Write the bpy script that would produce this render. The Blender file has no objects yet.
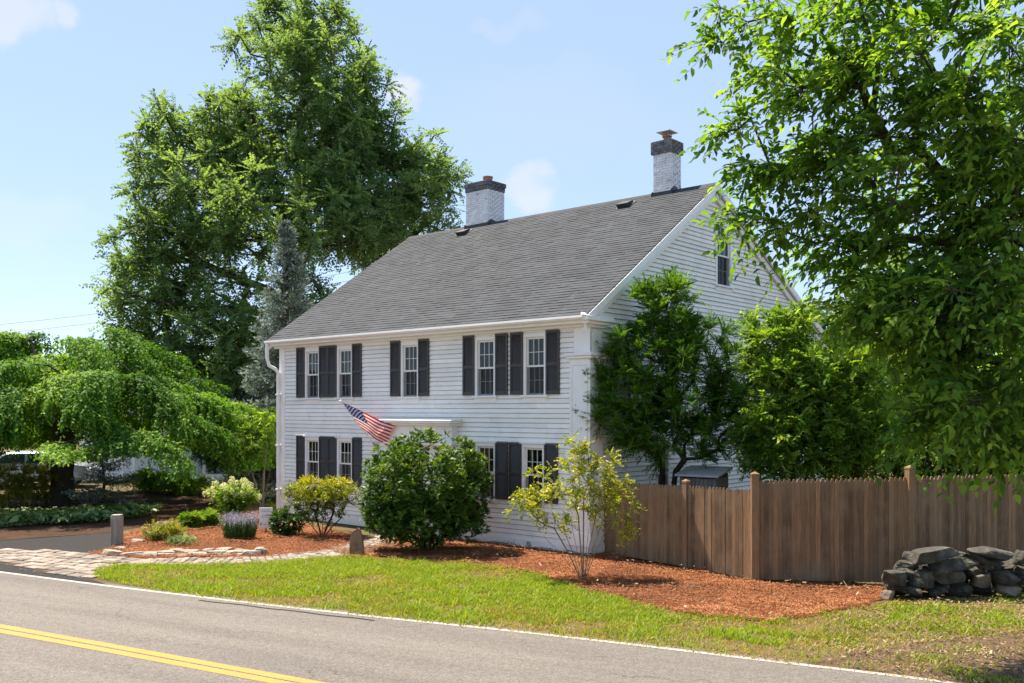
import bpy, math, random
import numpy as np
from mathutils import Vector, Matrix
R = np.random.default_rng(7)
random.seed(7)
S = bpy.context.scene
COL = S.collection
PI = math.pi
CAMZ, FPX, CXP, HY = 3.2, 930.0, 512.0, 409.0

# ------------------------------------------------------------------ helpers
def gp(px, py, z=0.0):
    """point of the ground plane seen at a photograph position"""
    Y = FPX*(CAMZ-z)/(py-HY)
    return ((px-CXP)*Y/FPX, Y)
def tag(o, label=None, cat=None, group=None, kind=None):
    if label: o['label'] = label
    if cat: o['category'] = cat
    if group: o['group'] = group
    if kind: o['kind'] = kind
    return o
def empty(name, loc, rz=0.0):
    o = bpy.data.objects.new(name, None); COL.objects.link(o)
    o.empty_display_size = .2
    o.location = loc; o.rotation_euler = (0, 0, rz); return o
def link(name, me, mat=None, parent=None):
    o = bpy.data.objects.new(name, me); COL.objects.link(o)
    if mat is not None:
        for m in (mat if isinstance(mat, (list, tuple)) else [mat]): me.materials.append(m)
    if parent: o.parent = parent
    return o
def np_mesh(name, V, F, mat, parent=None, rnd=None, smooth=False, uv=None):
    V = np.asarray(V, dtype=np.float32); F = np.asarray(F, dtype=np.int32)
    n, k = F.shape
    me = bpy.data.meshes.new(name)
    me.vertices.add(len(V)); me.vertices.foreach_set('co', V.ravel())
    me.loops.add(n*k); me.loops.foreach_set('vertex_index', F.ravel())
    me.polygons.add(n); me.polygons.foreach_set('loop_start', np.arange(0, n*k, k, dtype=np.int32))
    if smooth: me.polygons.foreach_set('use_smooth', np.ones(n, dtype=bool))
    me.update(calc_edges=True)
    if rnd is not None:
        a = me.attributes.new('rnd', 'FLOAT', 'FACE'); a.data.foreach_set('value', np.asarray(rnd, dtype=np.float32))
    if uv is not None:
        l = me.uv_layers.new(name='UVMap'); l.data.foreach_set('uv', np.asarray(uv, dtype=np.float32)[F.ravel()].ravel())
    return link(name, me, mat, parent)

class MB:
    def __init__(s): s.v = []; s.f = []; s.r = []
    def add(s, vs, fs, r=.5):
        b = len(s.v); s.v += [tuple(p) for p in vs]
        for f in fs: s.f.append(tuple(b+i for i in f)); s.r.append(r)
    def quad(s, a, b, c, d, r=.5): s.add([a, b, c, d], [(0, 1, 2, 3)], r)
    def box(s, x0, x1, y0, y1, z0, z1, r=.5, M=None, bev=0):
        vs = [(x0,y0,z0),(x1,y0,z0),(x1,y1,z0),(x0,y1,z0),(x0,y0,z1),(x1,y0,z1),(x1,y1,z1),(x0,y1,z1)]
        if M is not None: vs = [M @ Vector(p) for p in vs]
        s.add(vs, [(3,2,1,0),(4,5,6,7),(0,1,5,4),(1,2,6,5),(2,3,7,6),(3,0,4,7)], r)
    def prism(s, poly, y0, y1, axis='y', r=.5):
        """extrude a polygon (list of 2-tuples) along an axis"""
        n = len(poly)
        def P(p, t):
            if axis == 'y': return (p[0], t, p[1])
            if axis == 'x': return (t, p[0], p[1])
            return (p[0], p[1], t)
        vs = [P(p, y0) for p in poly]+[P(p, y1) for p in poly]
        fs = [tuple(range(n)), tuple(range(2*n-1, n-1, -1))]
        for i in range(n):
            j = (i+1) % n; fs.append((i, i+n, j+n, j))
        s.add(vs, fs, r)
    def tube(s, pts, rad, n=8, cap=True, r=.5):
        pts = [Vector(p) for p in pts]
        if not isinstance(rad, (list, tuple)): rad = [rad]*len(pts)
        b = len(s.v); prev = None
        for i, p in enumerate(pts):
            d = (pts[min(i+1, len(pts)-1)]-pts[max(i-1, 0)]).normalized()
            if prev is None:
                a = d.orthogonal().normalized()
            else:
                a = (prev - d*prev.dot(d)).normalized()
            prev = a; c = d.cross(a)
            for k in range(n):
                t = 2*PI*k/n; s.v.append(tuple(p+(a*math.cos(t)+c*math.sin(t))*rad[i]))
        for i in range(len(pts)-1):
            for k in range(n):
                l = (k+1) % n
                s.f.append((b+i*n+k, b+i*n+l, b+(i+1)*n+l, b+(i+1)*n+k)); s.r.append(r)
        if cap:
            s.f.append(tuple(b+k for k in range(n))[::-1]); s.r.append(r)
            e = b+(len(pts)-1)*n; s.f.append(tuple(e+k for k in range(n))); s.r.append(r)
    def lathe(s, prof, n=24, c=(0,0,0), r=.5):
        b = len(s.v)
        for (rr, z) in prof:
            for k in range(n):
                t = 2*PI*k/n; s.v.append((c[0]+rr*math.cos(t), c[1]+rr*math.sin(t), c[2]+z))
        for i in range(len(prof)-1):
            for k in range(n):
                l = (k+1) % n
                s.f.append((b+i*n+k, b+i*n+l, b+(i+1)*n+l, b+(i+1)*n+k)); s.r.append(r)
        s.f.append(tuple(b+k for k in range(n))[::-1]); s.r.append(r)
        e = b+(len(prof)-1)*n; s.f.append(tuple(e+k for k in range(n))); s.r.append(r)
    def build(s, name, mat, parent=None, smooth=False, bevel=0, seg=1):
        me = bpy.data.meshes.new(name); me.from_pydata(s.v, [], s.f); me.update()
        import bmesh
        bm = bmesh.new(); bm.from_mesh(me); bmesh.ops.recalc_face_normals(bm, faces=bm.faces); bm.to_mesh(me); bm.free()
        a = me.attributes.new('rnd', 'FLOAT', 'FACE'); a.data.foreach_set('value', s.r)
        if smooth: me.polygons.foreach_set('use_smooth', [True]*len(me.polygons))
        o = link(name, me, mat, parent)
        if bevel:
            m = o.modifiers.new('b', 'BEVEL'); m.width = bevel; m.segments = seg; m.limit_method = 'ANGLE'
        return o

def vnoise(x, y, seed=0):
    x = np.asarray(x, float); y = np.asarray(y, float)
    xi = np.floor(x).astype(np.int64); yi = np.floor(y).astype(np.int64); fx = x-xi; fy = y-yi
    fx = fx*fx*(3-2*fx); fy = fy*fy*(3-2*fy)
    def h(a, b):
        n = (a*374761393+b*668265263+seed*1442695041) & 0xffffffff
        n = ((n ^ (n >> 13))*1274126177) & 0xffffffff
        return ((n ^ (n >> 16)) & 0xffff)/65535.0
    return (h(xi,yi)*(1-fx)+h(xi+1,yi)*fx)*(1-fy)+(h(xi,yi+1)*(1-fx)+h(xi+1,yi+1)*fx)*fy
def fbm(x, y, seed=0, o=3):
    s = 0; a = .5
    for i in range(o):
        s = s+a*vnoise(np.asarray(x)*2**i, np.asarray(y)*2**i, seed+i); a *= .5
    return s/(1-.5**o)
def inpoly(X, Y, poly):
    r = np.zeros(len(X), bool); n = len(poly); j = n-1
    for i in range(n):
        xi, yi = poly[i]; xj, yj = poly[j]
        c = ((yi > Y) != (yj > Y)) & (X < (xj-xi)*(Y-yi)/(yj-yi+1e-12)+xi)
        r ^= c; j = i
    return r
def rough_poly(poly, step=.25, amp=.06, seed=1):
    out = []
    for i in range(len(poly)):
        a = poly[i]; b = poly[(i+1) % len(poly)]
        L = math.hypot(b[0]-a[0], b[1]-a[1]); n = max(1, min(400, int(L/step)))
        for k in range(n):
            t = k/n; x = a[0]+(b[0]-a[0])*t; y = a[1]+(b[1]-a[1])*t
            nx = (b[1]-a[1])/(L+1e-9); ny = -(b[0]-a[0])/(L+1e-9)
            q = float((vnoise(x*2.1, y*2.1, seed)-.5)*2+(vnoise(x*6, y*6, seed+3)-.5))*amp
            out.append((x+nx*q, y+ny*q))
    return out
def sheet(name, poly, z, mat, label=None):
    import bmesh
    bm = bmesh.new()
    vs = [bm.verts.new((x, y, z)) for x, y in poly]
    bm.faces.new(vs); bmesh.ops.triangulate(bm, faces=bm.faces[:])
    bmesh.ops.recalc_face_normals(bm, faces=bm.faces)
    for f in bm.faces:
        if f.normal.z < 0: f.normal_flip()
    me = bpy.data.meshes.new(name); bm.to_mesh(me); bm.free()
    o = link(name, me, mat); tag(o, kind='structure'); return o

# ------------------------------------------------------------------ materials
def newmat(name):
    m = bpy.data.materials.new(name); m.use_nodes = True
    nt = m.node_tree; b = nt.nodes['Principled BSDF']
    return m, nt, b
def N(nt, t, **kw):
    n = nt.nodes.new(t)
    for k, v in kw.items():
        if k in n.inputs.keys() if hasattr(n.inputs, 'keys') else False: n.inputs[k].default_value = v
        else: setattr(n, k, v)
    return n
def ramp(nt, fac, stops, interp='LINEAR'):
    n = nt.nodes.new('ShaderNodeValToRGB'); n.color_ramp.interpolation = interp
    e = n.color_ramp.elements
    while len(e) < len(stops): e.new(.5)
    for i, (p, c) in enumerate(stops):
        e[i].position = p; e[i].color = (*c, 1)
    if fac is not None: nt.links.new(fac, n.inputs[0])
    return n
def noise(nt, scale, detail=4, rough=.55, vec=None, dist=0):
    n = nt.nodes.new('ShaderNodeTexNoise'); n.inputs['Scale'].default_value = scale
    n.inputs['Detail'].default_value = detail; n.inputs['Roughness'].default_value = rough
    n.inputs['Distortion'].default_value = dist
    if vec is None:
        tc = nt.nodes.new('ShaderNodeTexCoord'); vec = tc.outputs['Object']
    nt.links.new(vec, n.inputs['Vector']); return n
def mixc(nt, fac, a, b, mode='MIX'):
    n = nt.nodes.new('ShaderNodeMix'); n.data_type = 'RGBA'; n.blend_type = mode
    for s, v in ((n.inputs[0], fac), (n.inputs[6], a), (n.inputs[7], b)):
        if hasattr(v, 'is_linked') or hasattr(v, 'links'): nt.links.new(v, s)
        elif isinstance(v, (int, float)): s.default_value = v
        else: s.default_value = (*v, 1)
    return n.outputs[2]
def bump(nt, h, strength, dist, b):
    n = nt.nodes.new('ShaderNodeBump'); n.inputs['Strength'].default_value = strength
    n.inputs['Distance'].default_value = dist
    nt.links.new(h, n.inputs['Height']); nt.links.new(n.outputs[0], b.inputs['Normal'])
def scaled(nt, sc):
    tc = nt.nodes.new('ShaderNodeTexCoord'); m = nt.nodes.new('ShaderNodeMapping')
    m.inputs['Scale'].default_value = sc; nt.links.new(tc.outputs['Object'], m.inputs[0]); return m.outputs[0]
def attr(nt, name='rnd'):
    n = nt.nodes.new('ShaderNodeAttribute'); n.attribute_name = name; return n

def m_var(name, c0, c1, nscale=3, rough=.6, bumps=None, attrmix=.0, stain=None, stretch=None, spec=.5):
    """two-colour noise surface, optional per-face variation and stains"""
    m, nt, b = newmat(name)
    vec = scaled(nt, stretch) if stretch else None
    n1 = noise(nt, nscale, 6, .6, vec)
    r = ramp(nt, n1.outputs[0], [(.3, c0), (.7, c1)])
    col = r.outputs[0]
    if attrmix:
        a = attr(nt); mr = nt.nodes.new('ShaderNodeMapRange')
        nt.links.new(a.outputs['Fac'], mr.inputs[0]); mr.inputs[3].default_value = 1-attrmix; mr.inputs[4].default_value = 1+attrmix
        sc = nt.nodes.new('ShaderNodeVectorMath'); sc.operation = 'SCALE'
        nt.links.new(col, sc.inputs[0]); nt.links.new(mr.outputs[0], sc.inputs['Scale']); col = sc.outputs[0]
    if stain:
        n2 = noise(nt, stain[0], 5, .65); r2 = ramp(nt, n2.outputs[0], [(stain[1], (0,0,0)), (stain[1]+stain[2], (1,1,1))])
        col = mixc(nt, r2.outputs[0], col, stain[3])
    nt.links.new(col, b.inputs['Base Color']); b.inputs['Roughness'].default_value = rough
    b.inputs['Specular IOR Level'].default_value = spec
    if bumps:
        n3 = noise(nt, bumps[0], 5, .6, vec); bump(nt, n3.outputs[0], bumps[1], bumps[2], b)
    return m

def m_leaf(name, dark, mid, light, trans=.35, rough=.45, tcol=None, spec=.35):
    m, nt, b = newmat(name)
    a = attr(nt)
    r = ramp(nt, a.outputs['Fac'], [(0, dark), (.5, mid), (1, light)])
    b.inputs['Roughness'].default_value = rough; b.inputs['Specular IOR Level'].default_value = spec
    nt.links.new(r.outputs[0], b.inputs['Base Color'])
    t = nt.nodes.new('ShaderNodeBsdfTranslucent')
    tc = mixc(nt, 1.0, r.outputs[0], tcol or (1.7, 1.5, .6), 'MULTIPLY')
    nt.links.new(tc, t.inputs[0])
    mx = nt.nodes.new('ShaderNodeMixShader'); mx.inputs[0].default_value = trans
    nt.links.new(b.outputs[0], mx.inputs[1]); nt.links.new(t.outputs[0], mx.inputs[2])
    nt.links.new(mx.outputs[0], nt.nodes['Material Output'].inputs[0]); return m

M = {}
M['white'] = m_var('white_paint', (.79,.77,.725), (.88,.855,.81), 2.2, .5, (60,.15,.004), .07, (1.6,.54,.30,(.66,.64,.60)))
M['trim'] = m_var('white_trim', (.80,.79,.77), (.88,.865,.84), 3, .45, (90,.08,.003))
M['foundation'] = m_var('foundation', (.10,.10,.10), (.2,.2,.19), 6, .9, (30,.5,.02))
M['shutter'] = m_var('shutter_paint', (.036,.030,.027), (.052,.044,.040), 6, .5, None, .06)
M['sash'] = m_var('sash_paint', (.74,.74,.72), (.82,.81,.79), 8, .4)
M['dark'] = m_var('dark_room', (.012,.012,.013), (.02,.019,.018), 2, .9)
M['curtain'] = m_var('curtain_cloth', (.20,.17,.11), (.30,.26,.18), 4, .9, None, 0, None, (14, 14, .6))
M['black'] = m_var('black_metal', (.015,.015,.016), (.03,.03,.03), 20, .5)
M['metal'] = m_var('galvanised_metal', (.30,.30,.31), (.42,.42,.43), 12, .45)
M['clay'] = m_var('clay_pot', (.24,.12,.075), (.32,.17,.11), 12, .8)
M['capbrick'] = m_var('dark_brick', (.075,.075,.082), (.17,.17,.18), 9, .85, (60,.4,.01), .25)
M['brick'] = m_var('painted_brick', (.62,.62,.63), (.80,.80,.81), 5, .7, (60,.4,.008), .08, (5.5,.60,.08,(.22,.19,.18)))
M['mortar'] = m_var('mortar', (.45,.45,.45), (.6,.6,.6), 9, .9)

# glass
m, nt, b = newmat('window_glass')
gl = nt.nodes.new('ShaderNodeBsdfGlossy'); gl.inputs['Roughness'].default_value = .015; gl.inputs['Color'].default_value = (.9,.95,.95,1)
tr = nt.nodes.new('ShaderNodeBsdfTransparent'); tr.inputs[0].default_value = (.80,.86,.84,1)
fr = nt.nodes.new('ShaderNodeFresnel'); fr.inputs[0].default_value = 1.5
nz = noise(nt, 2.5, 2); bp = nt.nodes.new('ShaderNodeBump'); bp.inputs['Strength'].default_value = .05; bp.inputs['Distance'].default_value = .02
nt.links.new(nz.outputs[0], bp.inputs['Height']); nt.links.new(bp.outputs[0], gl.inputs['Normal'])
mx = nt.nodes.new('ShaderNodeMixShader'); nt.links.new(fr.outputs[0], mx.inputs[0])
nt.links.new(tr.outputs[0], mx.inputs[1]); nt.links.new(gl.outputs[0], mx.inputs[2])
nt.links.new(mx.outputs[0], nt.nodes['Material Output'].inputs[0]); M['glass'] = m
# insect screen
m, nt, b = newmat('insect_screen')
df = nt.nodes.new('ShaderNodeBsdfDiffuse'); df.inputs[0].default_value = (.05,.05,.052,1)
tr = nt.nodes.new('ShaderNodeBsdfTransparent'); mx = nt.nodes.new('ShaderNodeMixShader'); mx.inputs[0].default_value = .5
nt.links.new(tr.outputs[0], mx.inputs[1]); nt.links.new(df.outputs[0], mx.inputs[2])
nt.links.new(mx.outputs[0], nt.nodes['Material Output'].inputs[0]); M['screen'] = m

# roof shingles
M['roof'] = m_var('roof_shingles', (.021,.030,.040), (.037,.050,.064), 1.1, .9, (160,.6,.01), .24, (2.2,.60,.3,(.075,.083,.093)))
# fence wood
m, nt, b = newmat('fence_wood')
n1 = noise(nt, 5, 6, .65, scaled(nt, (9, 9, .55)))
r = ramp(nt, n1.outputs[0], [(.25, (.105,.058,.030)), (.55, (.23,.132,.068)), (.8, (.35,.218,.12))])
a = attr(nt); mr = nt.nodes.new('ShaderNodeMapRange'); nt.links.new(a.outputs['Fac'], mr.inputs[0]); mr.inputs[3].default_value = .55; mr.inputs[4].default_value = 1.30
sc = nt.nodes.new('ShaderNodeVectorMath'); sc.operation = 'SCALE'; nt.links.new(r.outputs[0], sc.inputs[0]); nt.links.new(mr.outputs[0], sc.inputs['Scale'])
n2 = noise(nt, 1.4, 5, .6); r2 = ramp(nt, n2.outputs[0], [(.45, (0,0,0)), (.75, (1,1,1))])
c = mixc(nt, r2.outputs[0], sc.outputs[0], (.255,.17,.105)); nt.links.new(c, b.inputs['Base Color']); b.inputs['Roughness'].default_value = .85
bump(nt, n1.outputs[0], .5, .01, b); M['fence'] = m
# asphalt
m, nt, b = newmat('asphalt')
n1 = noise(nt, 34, 4, .85); n2 = noise(nt, 1.0, 5, .62, None); n3 = noise(nt, 9, 6, .7)
r = ramp(nt, n1.outputs[0], [(.32, (.084,.078,.071)), (.5, (.148,.139,.128)), (.68, (.25,.234,.215))])
tcr = nt.nodes.new('ShaderNodeTexCoord'); mpr = nt.nodes.new('ShaderNodeMapping'); mpr.vector_type = 'TEXTURE'; mpr.inputs['Rotation'].default_value = (0, 0, math.atan2(-.48, 1)); mpr.inputs['Scale'].default_value = (9, .8, 1)
nt.links.new(tcr.outputs['Object'], mpr.inputs[0]); nt.links.new(mpr.outputs[0], n2.inputs['Vector'])
r2 = ramp(nt, n2.outputs[0], [(.3, (.80,.80,.81)), (.68, (1.12,1.11,1.09))])
r3 = ramp(nt, n3.outputs[0], [(.3, (.82,.82,.82)), (.7, (1.1,1.1,1.1))])
c = mixc(nt, 1.0, mixc(nt, 1.0, r.outputs[0], r2.outputs[0], 'MULTIPLY'), r3.outputs[0], 'MULTIPLY')
vo = nt.nodes.new('ShaderNodeTexVoronoi'); vo.feature = 'DISTANCE_TO_EDGE'; vo.inputs['Scale'].default_value = .42
tcv = nt.nodes.new('ShaderNodeTexCoord'); nzv = noise(nt, 1.7, 5, .6)
ad = nt.nodes.new('ShaderNodeMixRGB'); ad.blend_type = 'ADD'; ad.inputs[0].default_value = .9
nt.links.new(tcv.outputs['Object'], ad.inputs[1]); nt.links.new(nzv.outputs['Color'], ad.inputs[2]); nt.links.new(ad.outputs[0], vo.inputs['Vector'])
rc = ramp(nt, vo.outputs['Distance'], [(0, (1,1,1)), (.006, (0,0,0))])
nm = noise(nt, .5, 2); rm = ramp(nt, nm.outputs[0], [(.53, (0,0,0)), (.64, (.8,.8,.8))])
cm = mixc(nt, 1.0, rc.outputs[0], rm.outputs[0], 'MULTIPLY')
c = mixc(nt, cm, c, (.03,.029,.028))
nt.links.new(c, b.inputs['Base Color']); b.inputs['Roughness'].default_value = .9; b.inputs['Specular IOR Level'].default_value = .25
bump(nt, n1.outputs[0], .7, .012, b); M['asphalt'] = m
M['driveway'] = m_var('driveway_asphalt', (.024,.024,.026), (.045,.045,.046), 14, .95, (70,.6,.01), 0, None, None, .1)
def m_line(name, col, worn):
    m, nt, b = newmat(name)
    n1 = noise(nt, 38, 4, .75); n2 = noise(nt, 2.0, 5, .6)
    r = ramp(nt, n1.outputs[0], [(.40, (.14,.132,.12)), (.52, col)])
    r2 = ramp(nt, n2.outputs[0], [(.3, worn), (.6, col)])
    c = mixc(nt, .42, r.outputs[0], r2.outputs[0]); nt.links.new(c, b.inputs['Base Color'])
    b.inputs['Roughness'].default_value = .75; bump(nt, n1.outputs[0], .5, .008, b); return m
M['yellow'] = m_line('yellow_road_paint', (.47,.235,.026), (.33,.185,.04))
M['wline'] = m_line('white_road_paint', (.40,.385,.35), (.23,.215,.195))
# ground
def m_ground(name, stops, s1, s2, bumpd=.03):
    m, nt, b = newmat(name)
    n1 = noise(nt, s1, 6, .62); n2 = noise(nt, s2, 5, .7)
    c = mixc(nt, .5, n1.outputs[0], n2.outputs[0]); r = ramp(nt, c, stops)
    nt.links.new(r.outputs[0], b.inputs['Base Color']); b.inputs['Roughness'].default_value = .95; b.inputs['Specular IOR Level'].default_value = .15
    bump(nt, n2.outputs[0], .8, bumpd, b); return m
M['ground'] = m_ground('dry_soil_and_grass', [(.36, (.085,.055,.032)), (.5, (.12,.085,.045)), (.58, (.075,.10,.03)), (.7, (.09,.13,.03))], 1.2, 24)
M['lawn'] = m_ground('lawn_soil', [(.38, (.105,.066,.038)), (.50, (.14,.105,.052)), (.64, (.12,.135,.04))], 2.5, 38)
M['mulchbase'] = m_ground('mulch_base', [(.34, (.09,.03,.013)), (.5, (.215,.075,.031)), (.66, (.32,.125,.055))], 3, 45, .05)
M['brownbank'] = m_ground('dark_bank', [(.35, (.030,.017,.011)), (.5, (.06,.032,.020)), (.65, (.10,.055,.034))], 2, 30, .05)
M['soil'] = m_ground('bare_soil', [(.35, (.065,.042,.028)), (.5, (.12,.08,.052)), (.65, (.19,.135,.09))], 2.2, 40, .04)
M['sand'] = m_ground('path_bedding', [(.35, (.11,.06,.042)), (.5, (.17,.10,.07)), (.65, (.24,.16,.11))], 3, 40, .02)
m, nt, b = newmat('mulch_chips'); a = attr(nt)
r = ramp(nt, a.outputs['Fac'], [(0, (.075,.026,.011)), (.35, (.215,.072,.025)), (.75, (.38,.140,.048)), (1, (.48,.24,.11))])
nt.links.new(r.outputs[0], b.inputs['Base Color']); b.inputs['Roughness'].default_value = .9; M['chips'] = m
M['paver'] = m_var('granite_pavers', (.15,.12,.098), (.28,.24,.20), 4, .85, (50,.5,.01), .40)
M['stone'] = m_var('fieldstone', (.027,.026,.023), (.088,.083,.070), 6, .9, (14,1.0,.06), .0, (5,.53,.12,(.115,.122,.090)))
M['stonew'] = m_var('warm_fieldstone', (.10,.08,.060), (.20,.165,.125), 5, .9, (9,.8,.05), .3)
M['edgestone'] = m_var('edging_stone', (.20,.165,.125), (.46,.40,.32), 5, .9, (9,.8,.04), .3)
M['brownstone'] = m_var('brown_stone', (.16,.082,.050), (.29,.165,.105), 5, .85, (12,.7,.03))
M['granite'] = m_var('granite_post', (.25,.22,.18), (.42,.38,.32), 14, .9, (30,.6,.02), 0, None, (4, 4, .8))
M['bark'] = m_var('bark', (.045,.034,.026), (.115,.088,.066), 6, .95, (10,.9,.05), 0, None, (3, 3, .5))
M['darkbark'] = m_var('dark_bark', (.020,.016,.013), (.05,.039,.031), 6, .95, (10,.9,.05), 0, None, (3, 3, .5))
M['twig'] = m_var('pale_twig', (.15,.115,.075), (.28,.22,.155), 9, .9)
M['greytwig'] = m_var('grey_twig', (.10,.085,.065), (.19,.165,.13), 9, .9)
# leaves
M['oak'] = m_leaf('oak_leaves', (.070,.140,.066), (.122,.230,.100), (.195,.320,.135), .54, .65, None, .15)
M['weep'] = m_leaf('weeping_leaves', (.034,.110,.014), (.085,.225,.028), (.20,.36,.045), .42, .6, None, .18)
M['spruce'] = m_leaf('blue_spruce_needles', (.10,.145,.115), (.18,.235,.195), (.30,.36,.32), .2, .7, (1,1,1), .2)
M['rhodo'] = m_leaf('rhododendron_leaves', (.032,.095,.014), (.068,.160,.022), (.18,.29,.045), .28, .5, None, .3)
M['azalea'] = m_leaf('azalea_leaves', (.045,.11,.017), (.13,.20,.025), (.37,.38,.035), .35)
M['young'] = m_leaf('young_shrub_leaves', (.13,.19,.025), (.26,.32,.032), (.44,.43,.05), .45)
M['yew'] = m_leaf('yew_needles', (.024,.085,.013), (.065,.180,.022), (.16,.32,.034), .34, .6, None, .2)
M['lilac'] = m_leaf('light_bush_leaves', (.058,.145,.022), (.120,.260,.036), (.27,.41,.06), .46, .6, None, .2)
M['walnut'] = m_leaf('overhanging_leaves', (.050,.130,.020), (.105,.235,.034), (.25,.39,.06), .54, .6, (1.45,1.5,.55), .2)
M['darkbush'] = m_leaf('dark_bush_leaves', (.030,.070,.014), (.055,.120,.022), (.11,.19,.032), .32, .6, None, .2)
M['green'] = m_leaf('green_shrub_leaves', (.028,.085,.012), (.06,.15,.016), (.14,.25,.03), .3)
M['dkgreen'] = m_leaf('dark_green_shrub', (.018,.055,.013), (.032,.095,.02), (.07,.16,.03), .25)
M['ygreen'] = m_leaf('yellow_green_leaves', (.09,.14,.015), (.20,.24,.025), (.33,.31,.035), .35)
M['hosta'] = m_leaf('hosta_leaves', (.07,.16,.06), (.14,.25,.10), (.30,.40,.22), .35)
M['bloom'] = m_leaf('cream_blooms', (.50,.55,.20), (.74,.76,.38), (.88,.87,.60), .35, .6, (1,1,.8))
M['fresh'] = m_leaf('fresh_green_leaves', (.06,.16,.015), (.13,.28,.025), (.25,.40,.045), .38, .6, None, .2)
M['lavbloom'] = m_leaf('lavender_blooms', (.22,.22,.28), (.34,.34,.42), (.48,.48,.54), .2, .7, (1,1,1))
M['grass'] = m_leaf('grass_blades', (.37,.27,.105), (.175,.285,.026), (.29,.41,.034), .38, .6)
M['grit'] = m_leaf('road_grit', (.08,.07,.06), (.20,.175,.145), (.38,.34,.28), .0, .9, (1,1,1))
M['litter'] = m_leaf('dry_leaf_litter', (.10,.06,.035), (.22,.14,.08), (.42,.33,.22), .1, .8, (1,1,1))
# ------------------------------------------------------------------ the house
P0 = (1.69, 20.2); ANG = math.atan2(-.656, .755)      # local +x: along the street front towards the gable corner, local +y: into the house
LF = 11.33; RIDGE_Y = 5.4; RIDGE_Z = 9.07; EAVE_Z = 5.22; OV = .32; REAR_Y = 12.8
def tpx(px, v=0.0):
    """distance along the street front (from the gable corner) seen at picture column px"""
    k = (px-CXP)/FPX; x0 = P0[0]+.656*v; y0 = P0[1]+.755*v
    t = (x0-y0*k)/(.755+.656*k); return t, y0+.656*t
def spx(px):
    k = (px-CXP)/FPX
    s = (k*P0[1]-P0[0])/(.656-.755*k); return s, P0[1]+.755*s
house = empty('house', (P0[0], P0[1], 0), ANG)
tag(house, 'white clapboard two storey colonial house with dark shutters and grey shingle roof', 'house')
EXPO = .112
ROOFS = (RIDGE_Z-EAVE_Z)/(RIDGE_Y+OV)
def roof_z(y): return EAVE_Z+ROOFS*(y+OV) if y <= RIDGE_Y else RIDGE_Z-(RIDGE_Z-EAVE_Z)*(y-RIDGE_Y)/(REAR_Y+.3-RIDGE_Y)

# openings on the street front: (centre t, z0, z1)
WW = .70
def front_windows():
    out = []
    for px in (313, 345.5, 410.5, 486, 535.5):
        t, _ = tpx(px); out.append((-t, 3.47, 4.93))
    for px in (313, 345.5, 486, 534.0):
        t, _ = tpx(px); out.append((-t, 1.02, 2.40))
    return out
FW = front_windows()
door_t = -tpx(411)[0]
def cut(x0, x1, z0, z1, ops):
    segs = [(x0, x1)]
    for (a, b, c, d) in ops:
        if z1 <= c or z0 >= d: continue
        new = []
        for (p, q) in segs:
            if b <= p or a >= q: new.append((p, q)); continue
            if a > p: new.append((p, a))
            if b < q: new.append((b, q))
        segs = new
    return segs
ops = [(c-WW/2+.07, c+WW/2-.07, z0+.03, z1-.07) for c, z0, z1 in FW]+[(door_t-.5, door_t+.5, .1, 2.15)]
w = MB(); rr = random.Random(3)
z = .20
while z < 5.22:
    z1 = min(z+EXPO, 5.3)
    for (a, b) in cut(-LF, 0, z+.003, z1-.003, ops):
        # each course is laid in boards of differing length
        p = a
        while p < b-1e-4:
            q = min(b, p+rr.uniform(2.2, 4.6))
            if b-q < .4: q = b
            o = -.032+rr.uniform(-.004, .004); r = rr.random()
            w.quad((p, o, z), (q, o, z), (q, -.012, z1-.020), (p, -.012, z1-.020), r)
            w.quad((p, -.012, z1-.020), (q, -.012, z1-.020), (q, .016, z1-.012), (p, .016, z1-.012), r)
            w.quad((p, .018, z-.012), (q, .018, z-.012), (q, o, z), (p, o, z), r)
            p = q
    z = z1
w.build('wall', M['white'], house)
# gable end clapboards
AW = (4.99-.36, 4.99+.36, 6.68, 8.35)      # attic window
s0, Ya = spx(715); s1, Yb = spx(731)
AW = (s0, s1, CAMZ-(286-HY)*Ya/FPX, CAMZ-(220.5-HY)*Ya/FPX)
s2, Yc = spx(655); s3, _ = spx(669)
GW = (s2, s3, .95, 2.40)                   # ground floor window half hidden by the yew
gops = [(AW[0]+.07, AW[1]-.07, AW[2]+.03, AW[3]-.07), (GW[0]+.07, GW[1]-.07, GW[2]+.03, GW[3]-.07)]
g = MB(); z = .20
def yrange(z):
    y0 = 0 if z < roof_z(0)-.02 else (z-EAVE_Z)/ROOFS-OV
    y1 = REAR_Y if z < roof_z(REAR_Y)-.02 else RIDGE_Y+(RIDGE_Z-z)/(RIDGE_Z-EAVE_Z)*(REAR_Y+.3-RIDGE_Y)
    return y0, y1
while z < RIDGE_Z-.2:
    z1 = z+EXPO
    ya, yb = yrange(z); yc, yd = yrange(z1)
    for (a, b) in cut(ya, yb, z+.003, z1-.003, gops):
        p = a
        while p < b-1e-4:
            q = min(b, p+rr.uniform(2.2, 4.6))
            if b-q < .4: q = b
            o = .034+rr.uniform(-.004, .004); r = rr.random()
            pt = yc if abs(p-ya) < 1e-6 else p; qt = yd if abs(q-yb) < 1e-6 else q
            g.quad((o, p, z), (o, q, z), (.012, qt, z1-.022), (.012, pt, z1-.022), r)
            g.quad((.012, pt, z1-.022), (.012, qt, z1-.022), (-.018, qt, z1-.012), (-.018, pt, z1-.012), r)
            g.quad((-.02, p, z-.012), (-.02, q, z-.012), (o, q, z), (o, p, z), r)
            p = q
    z = z1
g.build('wall', M['white'], house)
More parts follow.
